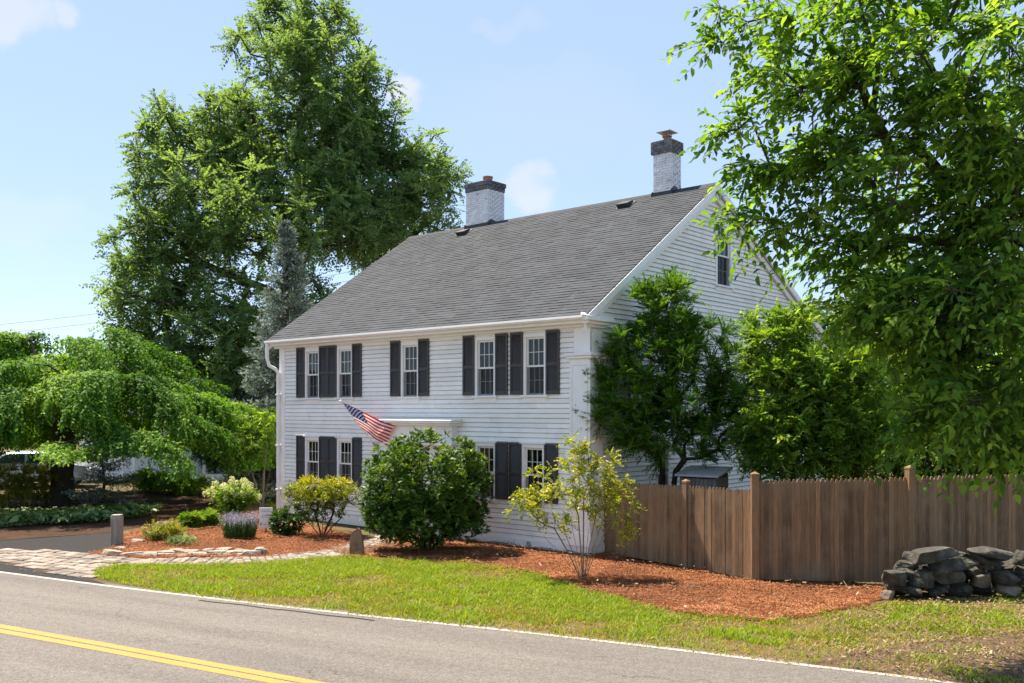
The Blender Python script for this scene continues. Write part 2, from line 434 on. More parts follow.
# far gable and rear wall
bw = MB()
bw.prism([(.02, .2), (REAR_Y, .2), (REAR_Y, roof_z(REAR_Y)-.15), (RIDGE_Y, RIDGE_Z-.15), (.02, roof_z(.02)-.15)], -LF, -LF+.12, 'x')
bw.box(-LF+.13, -.03, REAR_Y-.1, REAR_Y, .2, roof_z(REAR_Y)-.16)
bw.build('wall', M['white'], house)
# sheathing behind the front openings stays open: dark floors and ceilings inside
fd = MB(); fd.box(-LF+.02, -.02, .02, REAR_Y-.02, -.4, .196); fd.build('foundation', M['foundation'], house)
wt = MB()
wt.box(-LF, 0.0, -.035, -.0, .03, .198); wt.box(.0, .035, -.035, REAR_Y, .03, .198)
wt.build('water_table', M['trim'], house)
# basement vent on the water table
vt = MB(); tv, _ = tpx(530)
for k in range(14):
    pass
vt.lathe([(.062, 0), (.062, .03), (.045, .035), (.045, .02), (.01, .02)], 16)
vo_ = vt.build('wall_vent', M['metal'], house); vo_.location = (-tv, -.03, .10+.02); vo_.rotation_euler = (PI/2, 0, 0)

# roof ---------------------------------------------------------------------
RX0, RX1 = -LF-.28, .16
rf = MB(); rg = random.Random(11)
L = math.hypot(RIDGE_Y+OV, RIDGE_Z-EAVE_Z); e = .135; n = int(L/e)+1
dy, dz = (RIDGE_Y+OV)/L, (RIDGE_Z-EAVE_Z)/L; ny, nz = -dz, dy
for i in range(n):
    a = i*e; b = min(L, a+e+.01); x = RX0-rg.uniform(0, .25)
    crow = rg.uniform(-.04, .04)
    while x < RX1:
        q = x+rg.choice((.16, .22, .30, .34)); xa = max(x, RX0); xb = min(q, RX1)
        if xb > xa+.005:
            t = .012+rg.uniform(0, .009); r = min(1, max(0, rg.gauss(.5+crow, .22)))
            pa = (-OV+dy*a+ny*t, EAVE_Z+dz*a+nz*t); pb = (-OV+dy*b+ny*.005, EAVE_Z+dz*b+nz*.005); pc = (-OV+dy*a, EAVE_Z+dz*a)
            rf.quad((xa, pa[0], pa[1]), (xb, pa[0], pa[1]), (xb, pb[0], pb[1]), (xa, pb[0], pb[1]), r)
            rf.quad((xa, pc[0], pc[1]), (xb, pc[0], pc[1]), (xb, pa[0], pa[1]), (xa, pa[0], pa[1]), r)
        x = q
# roof deck, rear slope and ridge cap
rf.prism([(-OV, EAVE_Z-.004), (RIDGE_Y, RIDGE_Z-.004), (REAR_Y+.3, EAVE_Z), (REAR_Y+.3, EAVE_Z-.05), (RIDGE_Y, RIDGE_Z-.13), (-OV, EAVE_Z-.05)], RX0+.003, RX1-.003, 'x')
x = RX0
while x < RX1:
    q = min(RX1, x+.3)
    rf.prism([(RIDGE_Y-.15, RIDGE_Z-.085), (RIDGE_Y, RIDGE_Z+.032), (RIDGE_Y+.15, RIDGE_Z-.06)], x, q+.0, 'x', r=rg.uniform(.1, .4)); x = q
roof = rf.build('roof', M['roof'], house)
# rake boards on the gable
rk = MB()
def rake(y0, y1, drop0, drop1, x0, x1):
    rk.prism([(y0, roof_z(y0)-drop0), (y1, roof_z(y1)-drop0), (y1, roof_z(y1)-drop1), (y0, roof_z(y0)-drop1)], x0, x1, 'x')
for (ya, yb) in ((-OV+.02, RIDGE_Y-.001), (RIDGE_Y+.001, REAR_Y+.28)):
    rake(ya, yb, .012, .19, .120, .185); rake(ya+.05, yb, .19, .37, .036, .095)
rk.build('rake_board', M['trim'], house); rk = MB()
rk.prism([(-OV+.02, EAVE_Z-.06), (RIDGE_Y, RIDGE_Z-.13), (RIDGE_Y, RIDGE_Z-.34), (-OV+.02, EAVE_Z-.27)], RX0+.05, RX0+.10, 'x')
rk.build('rake_board', M['trim'], house)
# boxed eave, frieze, gutter
ev = MB()
ev.box(-LF-.2, .15, -OV+.02, .02, EAVE_Z-.17, EAVE_Z-.052)          # soffit box
ev.box(-LF-.2, .12, -.11, .0, EAVE_Z-.23, EAVE_Z-.172)              # bed moulding
ev.box(-LF, -.41, -.046, .0, EAVE_Z-.262, EAVE_Z-.232)                 # frieze
ev.build('eave', M['trim'], house)
gt = MB(); prof = [(-OV-.10, EAVE_Z-.01), (-OV-.105, EAVE_Z-.06), (-OV-.075, EAVE_Z-.10), (-OV+.018, EAVE_Z-.11), (-OV+.018, EAVE_Z-.016)]
gt.prism(prof, -LF-.26, .10, 'x'); gt.build('gutter', M['trim'], house)
# cornice return at the gable corner
cr = MB()
cr.box(.04, .23, -OV-.06, .60, EAVE_Z-.12, EAVE_Z-.03); cr.box(.038, .17, -OV-.0, .54, EAVE_Z-.19, EAVE_Z-.122); cr.box(.036, .10, -.06, .48, EAVE_Z-.25, EAVE_Z-.192)
cr.prism([(.04, EAVE_Z-.028), (.24, EAVE_Z-.028), (.04, EAVE_Z+.06)], -OV-.07, .61, 'y')
cr.build('cornice_return', M['trim'], house, bevel=.012)
# corner pilaster with capital
pl = MB()
pl.box(-.52, .048, -.05, -.0, .2, 4.30); pl.box(.001, .05, -.048, .42, .2, 4.30)
pl.box(-.47, -.44, -.066, -.052, .5, 4.15); pl.box(-.05, -.02, -.066, -.052, .5, 4.15); pl.box(-.47, -.02, -.066, -.052, 4.152, 4.2)
pl.box(-.57, .10, -.105, -.0, 4.302, 4.36); pl.box(-.60, .13, -.135, .0, 4.362, 4.43); pl.box(.001, .10, -.0, .47, 4.302, 4.36); pl.box(.001, .13, .0, .50, 4.362, 4.43)
pl.box(-.40, .045, -.048, -.0, 4.432, EAVE_Z-.233); pl.box(.001, .045, -.046, .40, 4.432, EAVE_Z-.31)
pl.box(-.58, .08, -.085, .0, .2, .48)
pl.build('pilaster', M['trim'], house, bevel=.008)
cb = MB(); cb.box(-LF-.03, -LF+.24, -.046, .0, .2, EAVE_Z-.264); cb.box(-LF-.032, -LF-.002, -.045, .3, .2, EAVE_Z-.1); cb.build('corner_board', M['trim'], house, bevel=.008)
# downspout at the far corner
ds = MB()
ds.tube([(-LF-.18, -OV-.04, EAVE_Z-.08), (-LF-.18, -OV-.04, EAVE_Z-.52), (-LF-.14, -OV+.0, EAVE_Z-.74), (-LF-.03, -.18, EAVE_Z-.84), (-LF+.02, -.11, EAVE_Z-.95), (-LF+.02, -.11, .25)], [.055,.055,.055,.055,.055,.055], 10)
for zz in (3.6, 2.1, .8): ds.box(-LF-.05, -LF+.09, -.175, -.045, zz, zz+.04)
ds.build('downspout', M['trim'], house, smooth=False, bevel=.004)

# windows ------------------------------------------------------------------
def P_front(a, o, z): return (a, -o, z)
def P_gable(a, o, z): return (o, a, z)
def wbox(mb, P, a0, a1, o0, o1, z0, z1, r=.5):
    p = [P(a, o, z) for a in (a0, a1) for o in (o0, o1) for z in (z0, z1)]
    xs, ys, zs = zip(*p); mb.box(min(xs), max(xs), min(ys), max(ys), min(zs), max(zs), r)
def window(P, a0, a1, z0, z1, cur=False, lowscreen=True, cap=False):
    cw = .085
    f = MB()
    wbox(f, P, a0, a0+cw, -.10, .034, z0+.05, z1-.09); wbox(f, P, a1-cw, a1, -.10, .034, z0+.05, z1-.09)
    wbox(f, P, a0, a1, -.10, .036, z1-.088, z1)
    if cap: wbox(f, P, a0-.03, a1+.03, .0, .075, z1+.002, z1+.035)
    root = f.build('window', M['trim'], house, bevel=.005)
    s = MB(); wbox(s, P, a0-.05, a1+.05, -.10, .085, z0, z0+.048); wbox(s, P, a0, a1, -.02, .0345, z0-.115, z0-.001); s.build('sill', M['trim'], root, bevel=.006)
    i0, i1, b0, b1 = a0+cw, a1-cw, z0+.05, z1-.09; mid = (b0+b1)/2
    for k, (c0, c1, o) in enumerate(((mid-.02, b1, -.02), (b0, mid+.02, -.055))):
        m = MB(); fw = .042
        wbox(m, P, i0, i0+fw, o-.03, o, c0, c1); wbox(m, P, i1-fw, i1, o-.03, o, c0, c1)
        wbox(m, P, i0+fw, i1-fw, o-.03, o-.001, c0, c0+fw); wbox(m, P, i0+fw, i1-fw, o-.03, o-.001, c1-fw, c1)
        gw, gh = i1-i0-2*fw, c1-c0-2*fw
        for q in (1, 2):
            xx = i0+fw+gw*q/3; wbox(m, P, xx-.006, xx+.006, o-.025, o-.004, c0+fw, c1-fw)
        wbox(m, P, i0+fw, i1-fw, o-.024, o-.005, (c0+c1)/2-.006, (c0+c1)/2+.006)
        m.build('sash', M['sash'], root)
        gl = MB(); pts = [P(i0+.01, o-.015, c0+.01), P(i1-.01, o-.015, c0+.01), P(i1-.01, o-.015, c1-.01), P(i0+.01, o-.015, c1-.01)]
        gl.quad(*pts); gl.build('pane', M['glass'], root)
    if lowscreen:
        sc_ = MB(); sc_.quad(*[P(i0+.004, -.012, b0+.004), P(i1-.004, -.012, b0+.004), P(i1-.004, -.012, mid-.02), P(i0+.004, -.012, mid-.02)])
        sc_.build('insect_screen', M['screen'], root)
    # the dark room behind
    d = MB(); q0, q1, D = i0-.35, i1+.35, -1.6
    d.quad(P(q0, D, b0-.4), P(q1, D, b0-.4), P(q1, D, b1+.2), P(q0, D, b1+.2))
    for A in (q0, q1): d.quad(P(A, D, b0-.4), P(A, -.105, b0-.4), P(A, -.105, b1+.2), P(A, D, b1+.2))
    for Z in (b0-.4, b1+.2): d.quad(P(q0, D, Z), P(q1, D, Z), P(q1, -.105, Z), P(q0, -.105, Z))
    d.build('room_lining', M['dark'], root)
    if cur:
        c = MB(); nn = 10
        for (lo, hi) in cur:
            xa, xb = i0+(i1-i0)*lo, i0+(i1-i0)*hi
            for j in range(nn):
                u0, u1 = xa+(xb-xa)*j/nn, xa+(xb-xa)*(j+1)/nn
                c.quad(P(u0, -.16-.03*(j%2), b0), P(u1, -.16-.03*((j+1)%2), b0), P(u1, -.16-.03*((j+1)%2), b1), P(u0, -.16-.03*(j%2), b1))
        c.build('curtain', M['curtain'], root)
    return root
curs = [False, False, [(0, .2), (.82, 1)], False, [(0, .14), (.86, 1)], False, False, False, [(.0, .25)]]
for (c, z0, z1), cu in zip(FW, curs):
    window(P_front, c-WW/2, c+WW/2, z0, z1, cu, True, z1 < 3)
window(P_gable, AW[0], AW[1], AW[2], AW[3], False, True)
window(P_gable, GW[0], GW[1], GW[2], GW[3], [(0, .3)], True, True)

# shutters -----------------------------------------------------------------
SW = .385
def shutter(a0, z0, z1):
    s = MB(); a1 = a0+SW; o0, o1 = .026, .062; st = .05
    wbox(s, P_front, a0, a0+st, o0, o1, z0, z1); wbox(s, P_front, a1-st, a1, o0, o1, z0, z1)
    zm = z0+(z1-z0)*.47
    for (q0, q1) in ((z0, z0+.075), (zm-.035, zm+.035), (z1-.06, z1)): wbox(s, P_front, a0+st, a1-st, o0, o1-.001, q0, q1)
    for (q0, q1) in ((z0+.075, zm-.035), (zm+.035, z1-.06)):
        n = int((q1-q0)/.038); h = (q1-q0)/n
        for k in range(n):
            zb = q0+k*h
            s.quad(P_front(a0+st, o1-.008, zb), P_front(a1-st, o1-.008, zb), P_front(a1-st, o0+.006, zb+h*1.15), P_front(a0+st, o0+.006, zb+h*1.15), random.random())
            s.quad(P_front(a0+st, o0+.004, zb), P_front(a1-st, o0+.004, zb), P_front(a1-st, o1-.008, zb), P_front(a0+st, o1-.008, zb))
    o = s.build('shutter', M['shutter'], house)
    # hold-back hinges
    return o
shut_top = {}
for (c, z0, z1) in FW:
    up = z0 > 3
    for side in (-1, 1):
        a0 = c-WW/2-SW+.01 if side < 0 else c+WW/2-.01
        shutter(a0, z0+.06 if up else z0+.06, z1+.045 if up else z1+.02)
# thin drip caps above the lower shutters are the window caps; a flag hangs between the first pair

# entrance surround ----------------------------------------------------------
tl, _ = tpx(374, -.4); tr, _ = tpx(450, -.4)
x0, x1 = -tl, -tr
sd = MB()
sd.box(x0+.02, x1-.02, -.36, .0, 2.79, 2.85); sd.box(x0-.04, x1+.04, -.44, .0, 2.852, 2.90); sd.prism([(-.46, 2.902), (-.0, 2.902), (-.0, 2.98), (-.46, 2.925)], x0-.06, x1+.06, 'x')
sd.box(x0+.12, x1-.12, -.22, .0, 2.36, 2.788); sd.box(x0+.09, x1-.09, -.26, .0, 2.30, 2.358)
for (p, q) in ((x0+.14, x0+.42), (x1-.42, x1-.14)):
    sd.box(p, q, -.16, .0, .2, 2.298); sd.box(p-.03, q+.03, -.19, -.0, .2, .42) if False else None
sd.build('door_surround', M['trim'], house, bevel=.008)
dr = MB(); dr.box(door_t-.47, door_t+.47, -.03, .02, .2, 2.25)
for i in range(2):
    for j, (q0, q1) in enumerate(((.35, .85), (.95, 1.55), (1.65, 2.05))):
        xx = door_t-.38+i*.42; dr.box(xx, xx+.34, -.045, -.031, q0, q1)
door = dr.build('door', M['shutter'], house, bevel=.008)
kb = MB(); kb.lathe([(.012, 0), (.012, .03), (.03, .04), (.033, .06), (.02, .075)], 12); k_ = kb.build('handle', M['metal'], door); k_.location = (door_t+.40, -.032, 1.05); k_.rotation_euler = (PI/2, 0, 0)
sl = MB()
for (p, q) in ((x0+.44, door_t-.49), (door_t+.49, x1-.44)): sl.box(p, q, -.025, .0, .2, 2.298)
sl.build('side_panel', M['trim'], house)
st = MB(); st.box(door_t-.8, door_t+.8, -.75, -.04, -.02, .17); st.build('doorstep', M['granite'], house, bevel=.02)

# chimneys -------------------------------------------------------------------
def brickstack(mb, x0, x1, y0, y1, z0, z1, rg, t=.0):
    h = .068; zz = z0; k = 0
    while zz < z1-.02:
        zt = min(zz+h-.008, z1)
        for face in range(4):
            if face in (0, 2): a0, a1 = x0, x1
            else: a0, a1 = y0, y1
            a = a0-(.1 if k % 2 else 0)
            while a < a1:
                b = min(a+.2, a1); aa = max(a, a0)
                if b-aa > .02:
                    d = rg.uniform(-.004, .004); r = rg.random()
                    if face == 0: mb.box(aa+.004, b-.004, y0-.0+d, y0+.05, zz, zt, r)
                    if face == 2: mb.box(aa+.004, b-.004, y1-.05, y1+d, zz, zt, r)
                    if face == 1: mb.box(x1-.05, x1+d, aa+.052, b-.004, zz, zt, r) if b-.004 > aa+.052 else None
                    if face == 3: mb.box(x0+d, x0+.05, aa+.052, b-.004, zz, zt, r) if b-.004 > aa+.052 else None
                a = a+.2
        zz += h; k += 1
def chimney(px, w, d, ztop, yoff, kind):
    k = (px-CXP)/FPX; xr, yr = P0[0]+.656*yoff, P0[1]+.755*yoff
    t = (xr-yr*k)/(.755+.656*k)
    x1 = -t; x0 = x1-w; y0 = yoff; y1 = y0+d; rg = random.Random(int(px))
    c = MB(); c.box(x0+.015, x1-.015, y0+.015, y1-.015, RIDGE_Z-1.2, ztop-.20)
    root = c.build('chimney', M['mortar'], house)
    bk = MB(); brickstack(bk, x0, x1, y0, y1, RIDGE_Z-.55, ztop-.30, rg); bk.build('brickwork', M['brick'], root)
    cp = MB()
    if kind == 0:
        brickstack(cp, x0-.02, x1+.02, y0-.02, y1+.02, ztop-.30, ztop-.17, rg); brickstack(cp, x0-.045, x1+.045, y0-.045, y1+.045, ztop-.165, ztop-.03, rg)
        cp.box(x0-.005, x1+.005, y0-.005, y1+.005, ztop-.31, ztop-.02)
    else:
        brickstack(cp, x0-.05, x1+.05, y0-.05, y1+.05, ztop-.36, ztop-.03, rg); cp.box(x0-.02, x1+.02, y0-.02, y1+.02, ztop-.36, ztop-.01)
    cp.build('chimney_cap', M['capbrick'], root)
    fl = MB(); fx, fy = (x0+x1)/2, (y0+y1)/2
    if kind == 0:
        fx += .12
        fl.lathe([(.15, -.05), (.15, .14), (.165, .145), (.165, .19), (.12, .19), (.12, .05)], 18, (fx, fy, ztop)); fl.build('flue_pot', M['clay'], root)
        an = MB(); an.tube([(fx-.45, fy-.15, ztop-.04), (fx-.42, fy-.15, ztop+.05), (fx-.25, fy-.1, ztop+.02)], .012, 6); an.box(fx-.55, fx-.2, fy-.3, fy-.05, ztop-.02, ztop+.01); an.build('mortar_crown', M['metal'], root)
    else:
        fl.lathe([(.10, -.05), (.10, .12), (.13, .13), (.13, .15)], 14, (fx, fy, ztop))
        fl.build('flue_pot', M['clay'], root)
        cv = MB(); q = .21
        for sx in (-1, 1):
            for sy in (-1, 1): cv.box(fx+sx*.09-.008, fx+sx*.09+.008, fy+sy*.09-.008, fy+sy*.09+.008, ztop+.15, ztop+.24)
        b0 = [(fx-q, fy-q, ztop+.24), (fx+q, fy-q, ztop+.24), (fx+q, fy+q, ztop+.24), (fx-q, fy+q, ztop+.24)]
        cv.add(b0+[(x, y, z_+.02) for x, y, z_ in b0]+[(fx, fy, ztop+.34)], [(3,2,1,0), (0,1,5,4), (1,2,6,5), (2,3,7,6), (3,0,4,7), (4,5,8), (5,6,8), (6,7,8), (7,4,8)])
        cv.build('rain_cover', M['metal'], root)
    fsh = MB(); zf = roof_z(y0)
    fsh.box(x0-.05, x1+.05, y0-.03, y0-.005, zf-.1, zf+.10)
    for sx in (x0-.03, x1+.005):
        fsh.prism([(y0-.03, zf-.1), (RIDGE_Y, RIDGE_Z-.08), (y1, RIDGE_Z-.3), (y1, RIDGE_Z-.0), (RIDGE_Y, RIDGE_Z+.14), (y0-.03, zf+.12)], sx, sx+.025, 'x')
    fsh.build('flashing', M['black'], root)
chimney(488, .97, .78, 10.46, RIDGE_Y-.12, 0)
chimney(671, .56, .52, 10.46, RIDGE_Y-.16, 1)
# roof vents
for (px, yv) in ((464, RIDGE_Y-.42), (626, RIDGE_Y-.42)):
    k = (px-CXP)/FPX; xr, yr = P0[0]+.656*yv, P0[1]+.755*yv; t = (xr-yr*k)/(.755+.656*k)
    zz = roof_z(yv); v = MB()
    A = math.atan(ROOFS); Mx = Matrix.Translation((-t, yv, zz)) @ Matrix.Rotation(A, 4, 'X')
    v.box(-.24, .24, -.20, .20, .0, .03, .5, Mx)
    vs = [Mx @ Vector(p) for p in ((-.19,-.17,.03),(.19,-.17,.03),(.19,.16,.03),(-.19,.16,.03),(-.19,-.17,.14),(.19,-.17,.14),(.17,.12,.09),(-.17,.12,.09))]
    v.add(vs, [(3,2,1,0),(4,5,6,7),(0,1,5,4),(1,2,6,5),(2,3,7,6),(3,0,4,7)])
    v.build('roof_vent', M['black'], roof, bevel=.01)

# ------------------------------------------------------------------ flag on its pole
Mh = Matrix.Translation((P0[0], P0[1], 0)) @ Matrix.Rotation(ANG, 4, 'Z')
base = Vector((-tpx(377)[0], -.045, 2.20)); tip = Vector((-7.24, -1.02, 3.40))
fl = empty('flag', Mh @ base, ANG); tag(fl, 'american flag with stars and stripes on an angled pole on the front wall', 'flag')
pole = MB(); dv = tip-base; pole.tube([(0,0,0), tuple(dv)], .014, 10)
pole.tube([tuple(dv), tuple(dv*1.02)], [.03, .028], 10)
po = pole.build('flagpole', M['trim'], fl)
br = MB(); br.box(-.05, .05, .0, .045, -.08, .08); br.tube([(0,0,-.02), tuple(dv*.09)], .024, 10); br.build('bracket', M['metal'], fl)
# cloth: hoist along the upper pole, fly drooping outwards along the wall
def fpt(u, v):
    a = dv*(.985-.56*v)                       # hoist edge on the pole (v = 0 at the tip)
    p = a + Vector(((1.28-.52*v), .70-.48*v, -(.62-.10*v)))*u
    wob = (math.sin(u*8.0+v*3.0)*.075+math.sin(u*4.2-v*4)*.06)*u**.7
    p += Vector((.10, -1, .18)).normalized()*wob
    p.z += .035*math.sin(u*7+v*2)*u
    return p
NU, NV = 44, 26
V = [tuple(fpt(i/NU, j/NV)) for j in range(NV+1) for i in range(NU+1)]
F = [(j*(NU+1)+i, j*(NU+1)+i+1, (j+1)*(NU+1)+i+1, (j+1)*(NU+1)+i) for j in range(NV) for i in range(NU)]
UV = [(i/NU, 1-j/NV) for j in range(NV+1) for i in range(NU+1)]
m, nt, b = newmat('flag_cloth')
uvn = nt.nodes.new('ShaderNodeUVMap'); uvn.uv_map = 'UVMap'
sx = nt.nodes.new('ShaderNodeSeparateXYZ'); nt.links.new(uvn.outputs[0], sx.inputs[0])
def math_(op, a, b_=None):
    n = nt.nodes.new('ShaderNodeMath'); n.operation = op
    for s_, v_ in ((n.inputs[0], a), (n.inputs[1], b_)):
        if v_ is None: continue
        if isinstance(v_, (int, float)): s_.default_value = v_
        else: nt.links.new(v_, s_)
    return n.outputs[0]
U_, V_ = sx.outputs[0], sx.outputs[1]
stripe = math_('LESS_THAN', math_('MODULO', math_('MULTIPLY', math_('SUBTRACT', 1.0, V_), 13.0), 2.0), 1.0)
canton = math_('MULTIPLY', math_('LESS_THAN', U_, .40), math_('GREATER_THAN', V_, 6/13))
cu = math_('MULTIPLY', U_, 12/.40); cvv = math_('MULTIPLY', math_('DIVIDE', math_('SUBTRACT', V_, 6/13), 7/13), 10.0)
iu = math_('ROUND', cu); iv = math_('ROUND', cvv)
du = math_('MULTIPLY', math_('SUBTRACT', cu, iu), .5*1.24); dvn = math_('MULTIPLY', math_('SUBTRACT', cvv, iv), .5)
dist = math_('SQRT', math_('ADD', math_('MULTIPLY', du, du), math_('MULTIPLY', dvn, dvn)))
ang_ = math_('ARCTAN2', dvn, du)
starr = math_('ADD', .155, math_('MULTIPLY', math_('COSINE', math_('MULTIPLY', math_('SUBTRACT', ang_, PI/2), 5.0)), .06))
par = math_('LESS_THAN', math_('MODULO', math_('ADD', iu, iv), 2.0), .5)
inn = math_('MULTIPLY', math_('MULTIPLY', math_('GREATER_THAN', iu, .5), math_('LESS_THAN', iu, 11.5)), math_('MULTIPLY', math_('GREATER_THAN', iv, .5), math_('LESS_THAN', iv, 9.5)))
star = math_('MULTIPLY', math_('MULTIPLY', math_('LESS_THAN', dist, starr), par), inn)
c1 = mixc(nt, stripe, (.80,.79,.78), (.56,.008,.020)); c2 = mixc(nt, star, (.008,.025,.15), (.8,.8,.8)); c3 = mixc(nt, canton, c1, c2)
nt.links.new(c3, b.inputs['Base Color']); b.inputs['Roughness'].default_value = .7
tl_ = nt.nodes.new('ShaderNodeBsdfTranslucent'); nt.links.new(c3, tl_.inputs[0]); mxs = nt.nodes.new('ShaderNodeMixShader'); mxs.inputs[0].default_value = .30
nt.links.new(b.outputs[0], mxs.inputs[1]); nt.links.new(tl_.outputs[0], mxs.inputs[2]); nt.links.new(mxs.outputs[0], nt.nodes['Material Output'].inputs[0])
np_mesh('cloth', V, F, m, fl, smooth=True, uv=UV)
# ------------------------------------------------------------------ ground, road, path, beds
def G(lst): return [gp(x, y) for x, y in lst]
gm = MB(); gm.quad((-700, -120, 0), (700, -120, 0), (700, 900, 0), (-700, 900, 0))
tag(gm.build('ground', M['ground']), kind='structure')

def ext(a, b, d):
    L = math.hypot(b[0]-a[0], b[1]-a[1]); return (b[0]+(b[0]-a[0])/L*d, b[1]+(b[1]-a[1])/L*d)
wl = G([(0,572.5), (120,588), (260,604.5), (400,620), (512,631.5), (640,646), (760,660.5), (900,677), (1024,693)])
wl = [ext(wl[1], wl[0], 40)]+wl+[ext(wl[-2], wl[-1], 25)]
def offset(pl, d):
    out = []
    for i, p in enumerate(pl):
        a = pl[max(i-1, 0)]; b = pl[min(i+1, len(pl)-1)]; L = math.hypot(b[0]-a[0], b[1]-a[1])
        out.append((p[0]-(b[1]-a[1])/L*d, p[1]+(b[0]-a[0])/L*d))
    return out
def strip(name, pl, d0, d1, z, mat):
    a = offset(pl, d0); b = offset(pl, d1); mb = MB()
    for i in range(len(pl)-1): mb.quad((*a[i], z), (*a[i+1], z), (*b[i+1], z), (*b[i], z))
    return tag(mb.build(name, mat), kind='structure')
# resample the road edge finely
def resample(pl, step):
    out = [pl[0]]
    for a, b in zip(pl, pl[1:]):
        L = math.hypot(b[0]-a[0], b[1]-a[1]); n = max(1, int(L/step))
        for k in range(1, n+1): out.append((a[0]+(b[0]-a[0])*k/n, a[1]+(b[1]-a[1])*k/n))
    return out
edge = resample(wl, .5)
near = []; 
oe = offset(edge, .18)
oe = [(x, y+.10*(fbm(x*1.3, y*1.3, 5)-.5)) for x, y in oe]
inn = offset(edge, -7.4)
rb = MB()
for i in range(len(edge)-1): rb.quad((*inn[i], .006), (*inn[i+1], .006), (*oe[i+1], .006), (*oe[i], .006))
tag(rb.build('road', M['asphalt']), kind='structure')
shl = G([(-200,562), (0,564), (30,569.5), (60,576), (92,580.5), (99,583), (60,580), (0,571), (-200,548)])
shl = G([(-260,551), (0,563), (30,569), (60,575.5), (92,580), (108,585), (60,579.5), (0,571.5), (-260,540)])
sheet('road_shoulder', shl, .0075, M['driveway'])
strip('edge_line', edge, -.045, .055, .010, M['wline'])
yl = G([(0,629), (100,647), (200,665.5), (300,684)]); yl = [ext(yl[1], yl[0], 40)]+yl+[ext(yl[-2], yl[-1], 25)]
yl = resample(yl, .5)
strip('center_line', yl, .018, .165, .010, M['yellow']); strip('center_line', yl, -.165, -.018, .010, M['yellow'])
tarp = [(gp(200,600)[0]+.15*i, gp(200,600)[1]-.0715*i-.02*math.sin(i*.9)-.05) for i in range(22)]
strip('tar_seam', tarp, -.02, .02, .012, M['driveway'])

lawn = G([(92,577), (97,569), (130,566), (230,565.5), (345,557), (400,560), (470,565), (530,572), (560,584), (600,594), (640,605), (710,617), (770,621), (830,612), (900,603), (1024,596), (1200,600), (1200,716), (1024,694), (900,678), (760,661), (640,646.5), (512,632), (400,620.5), (260,605), (150,591)])
sheet('lawn', rough_poly(lawn, .3, .10, 2), .004, M['lawn'])
bedR = G([(330,551), (345,557), (400,561), (470,566), (530,573), (560,585), (600,595), (640,606), (710,618), (770,622), (830,614), (880,604), (905,590), (880,586), (755,583), (686,571), (640,562), (604,551), (596,545), (575,553), (540,549), (470,541), (430,536), (395,536), (372,548)])
sheet('mulch_bed', rough_poly(bedR, .2, .16, 4), .010, M['mulchbase'])
bedL = G([(86,556), (112,548), (122,536), (150,526), (185,516), (215,510), (262,512), (285,521), (345,533), (371,538), (340,549), (300,555), (240,559), (150,559), (105,558)])
sheet('mulch_bed', rough_poly(bedL, .3, .05, 6), .014, M['mulchbase'])
drive = G([(-260,549), (0,549.5), (60,552), (100,553), (113,545), (122,536), (110,533), (0,541), (-260,541)])
sheet('driveway', drive, .004, M['driveway'])
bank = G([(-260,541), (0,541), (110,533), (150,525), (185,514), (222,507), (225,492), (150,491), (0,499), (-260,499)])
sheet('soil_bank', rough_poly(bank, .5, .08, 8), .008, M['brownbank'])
backlawn = G([(150,489), (235,491), (262,505), (300,512), (330,470), (150,470)])
sheet('back_lawn', backlawn, .004, M['lawn'])
soil = G([(800,665.5), (850,652), (900,645), (960,640), (1024,632), (1150,634), (1150,708), (1024,692), (900,676.5)])
sheet('bare_soil', rough_poly(soil, .25, .10, 12), .0075, M['soil'])
path_px = [(-120,551), (0,549.5), (60,552), (105,557), (160,560), (240,559.5), (300,555.5), (340,549.5), (372,540), (392,532), (420,535), (400,542), (380,549), (340,557), (230,566), (130,567), (97,570), (92,579), (60,574.5), (30,568), (0,562), (-120,556)]
pathp = G(path_px)
sheet('path', pathp, .0085, M['sand'])
# real setts laid over the bedding: larger ones on the apron, small ones along the walk
pm = MB(); rp = random.Random(5)
def paver(cx, cy, a, lx, ly, h, r):
    ca, sa = math.cos(a), math.sin(a); b = .014
    def T(x, y, z): return (cx+x*ca-y*sa, cy+x*sa+y*ca, z)
    j = [rp.uniform(-.012, .012) for _ in range(8)]
    q = [(-lx+j[0], -ly+j[1]), (lx+j[2], -ly+j[3]), (lx+j[4], ly+j[5]), (-lx+j[6], ly+j[7])]
    i = [(x*(1-b/lx), y*(1-b/ly)) for x, y in q]
    t = [h+rp.uniform(-.004, .004) for _ in range(4)]
    vs = [T(x, y, 0.0) for x, y in q]+[T(x, y, h*.7) for x, y in q]+[T(x, y, tt) for (x, y), tt in zip(i, t)]
    fs = [(8,9,10,11)]
    for k in range(4):
        l = (k+1) % 4; fs += [(k, l, 4+l, 4+k), (4+k, 4+l, 8+l, 8+k)]
    pm.add(vs, fs, r)
pa = np.array(pathp)
ang = math.atan2(-.48, 1)
ca, sa = math.cos(ang), math.sin(ang)
row = 0
yy = -6.0
while yy < 14:
    xx = -24+(.19 if row % 2 else 0)+rp.uniform(0, .1)
    while xx < 2:
        big = True
        wx = rp.uniform(.26, .40); x = (xx+wx/2); X = x*ca-yy*sa; Y = 17+x*sa+yy*ca
        if X < -7.6+rp.uniform(-.2,.2) and inpoly(np.array([X]), np.array([Y]), pathp)[0]:
            paver(X, Y, ang+rp.uniform(-.03,.03), wx/2-.020, .112, .032+rp.uniform(-.008,.008), rp.random())
        xx += wx
    yy += .262; row += 1
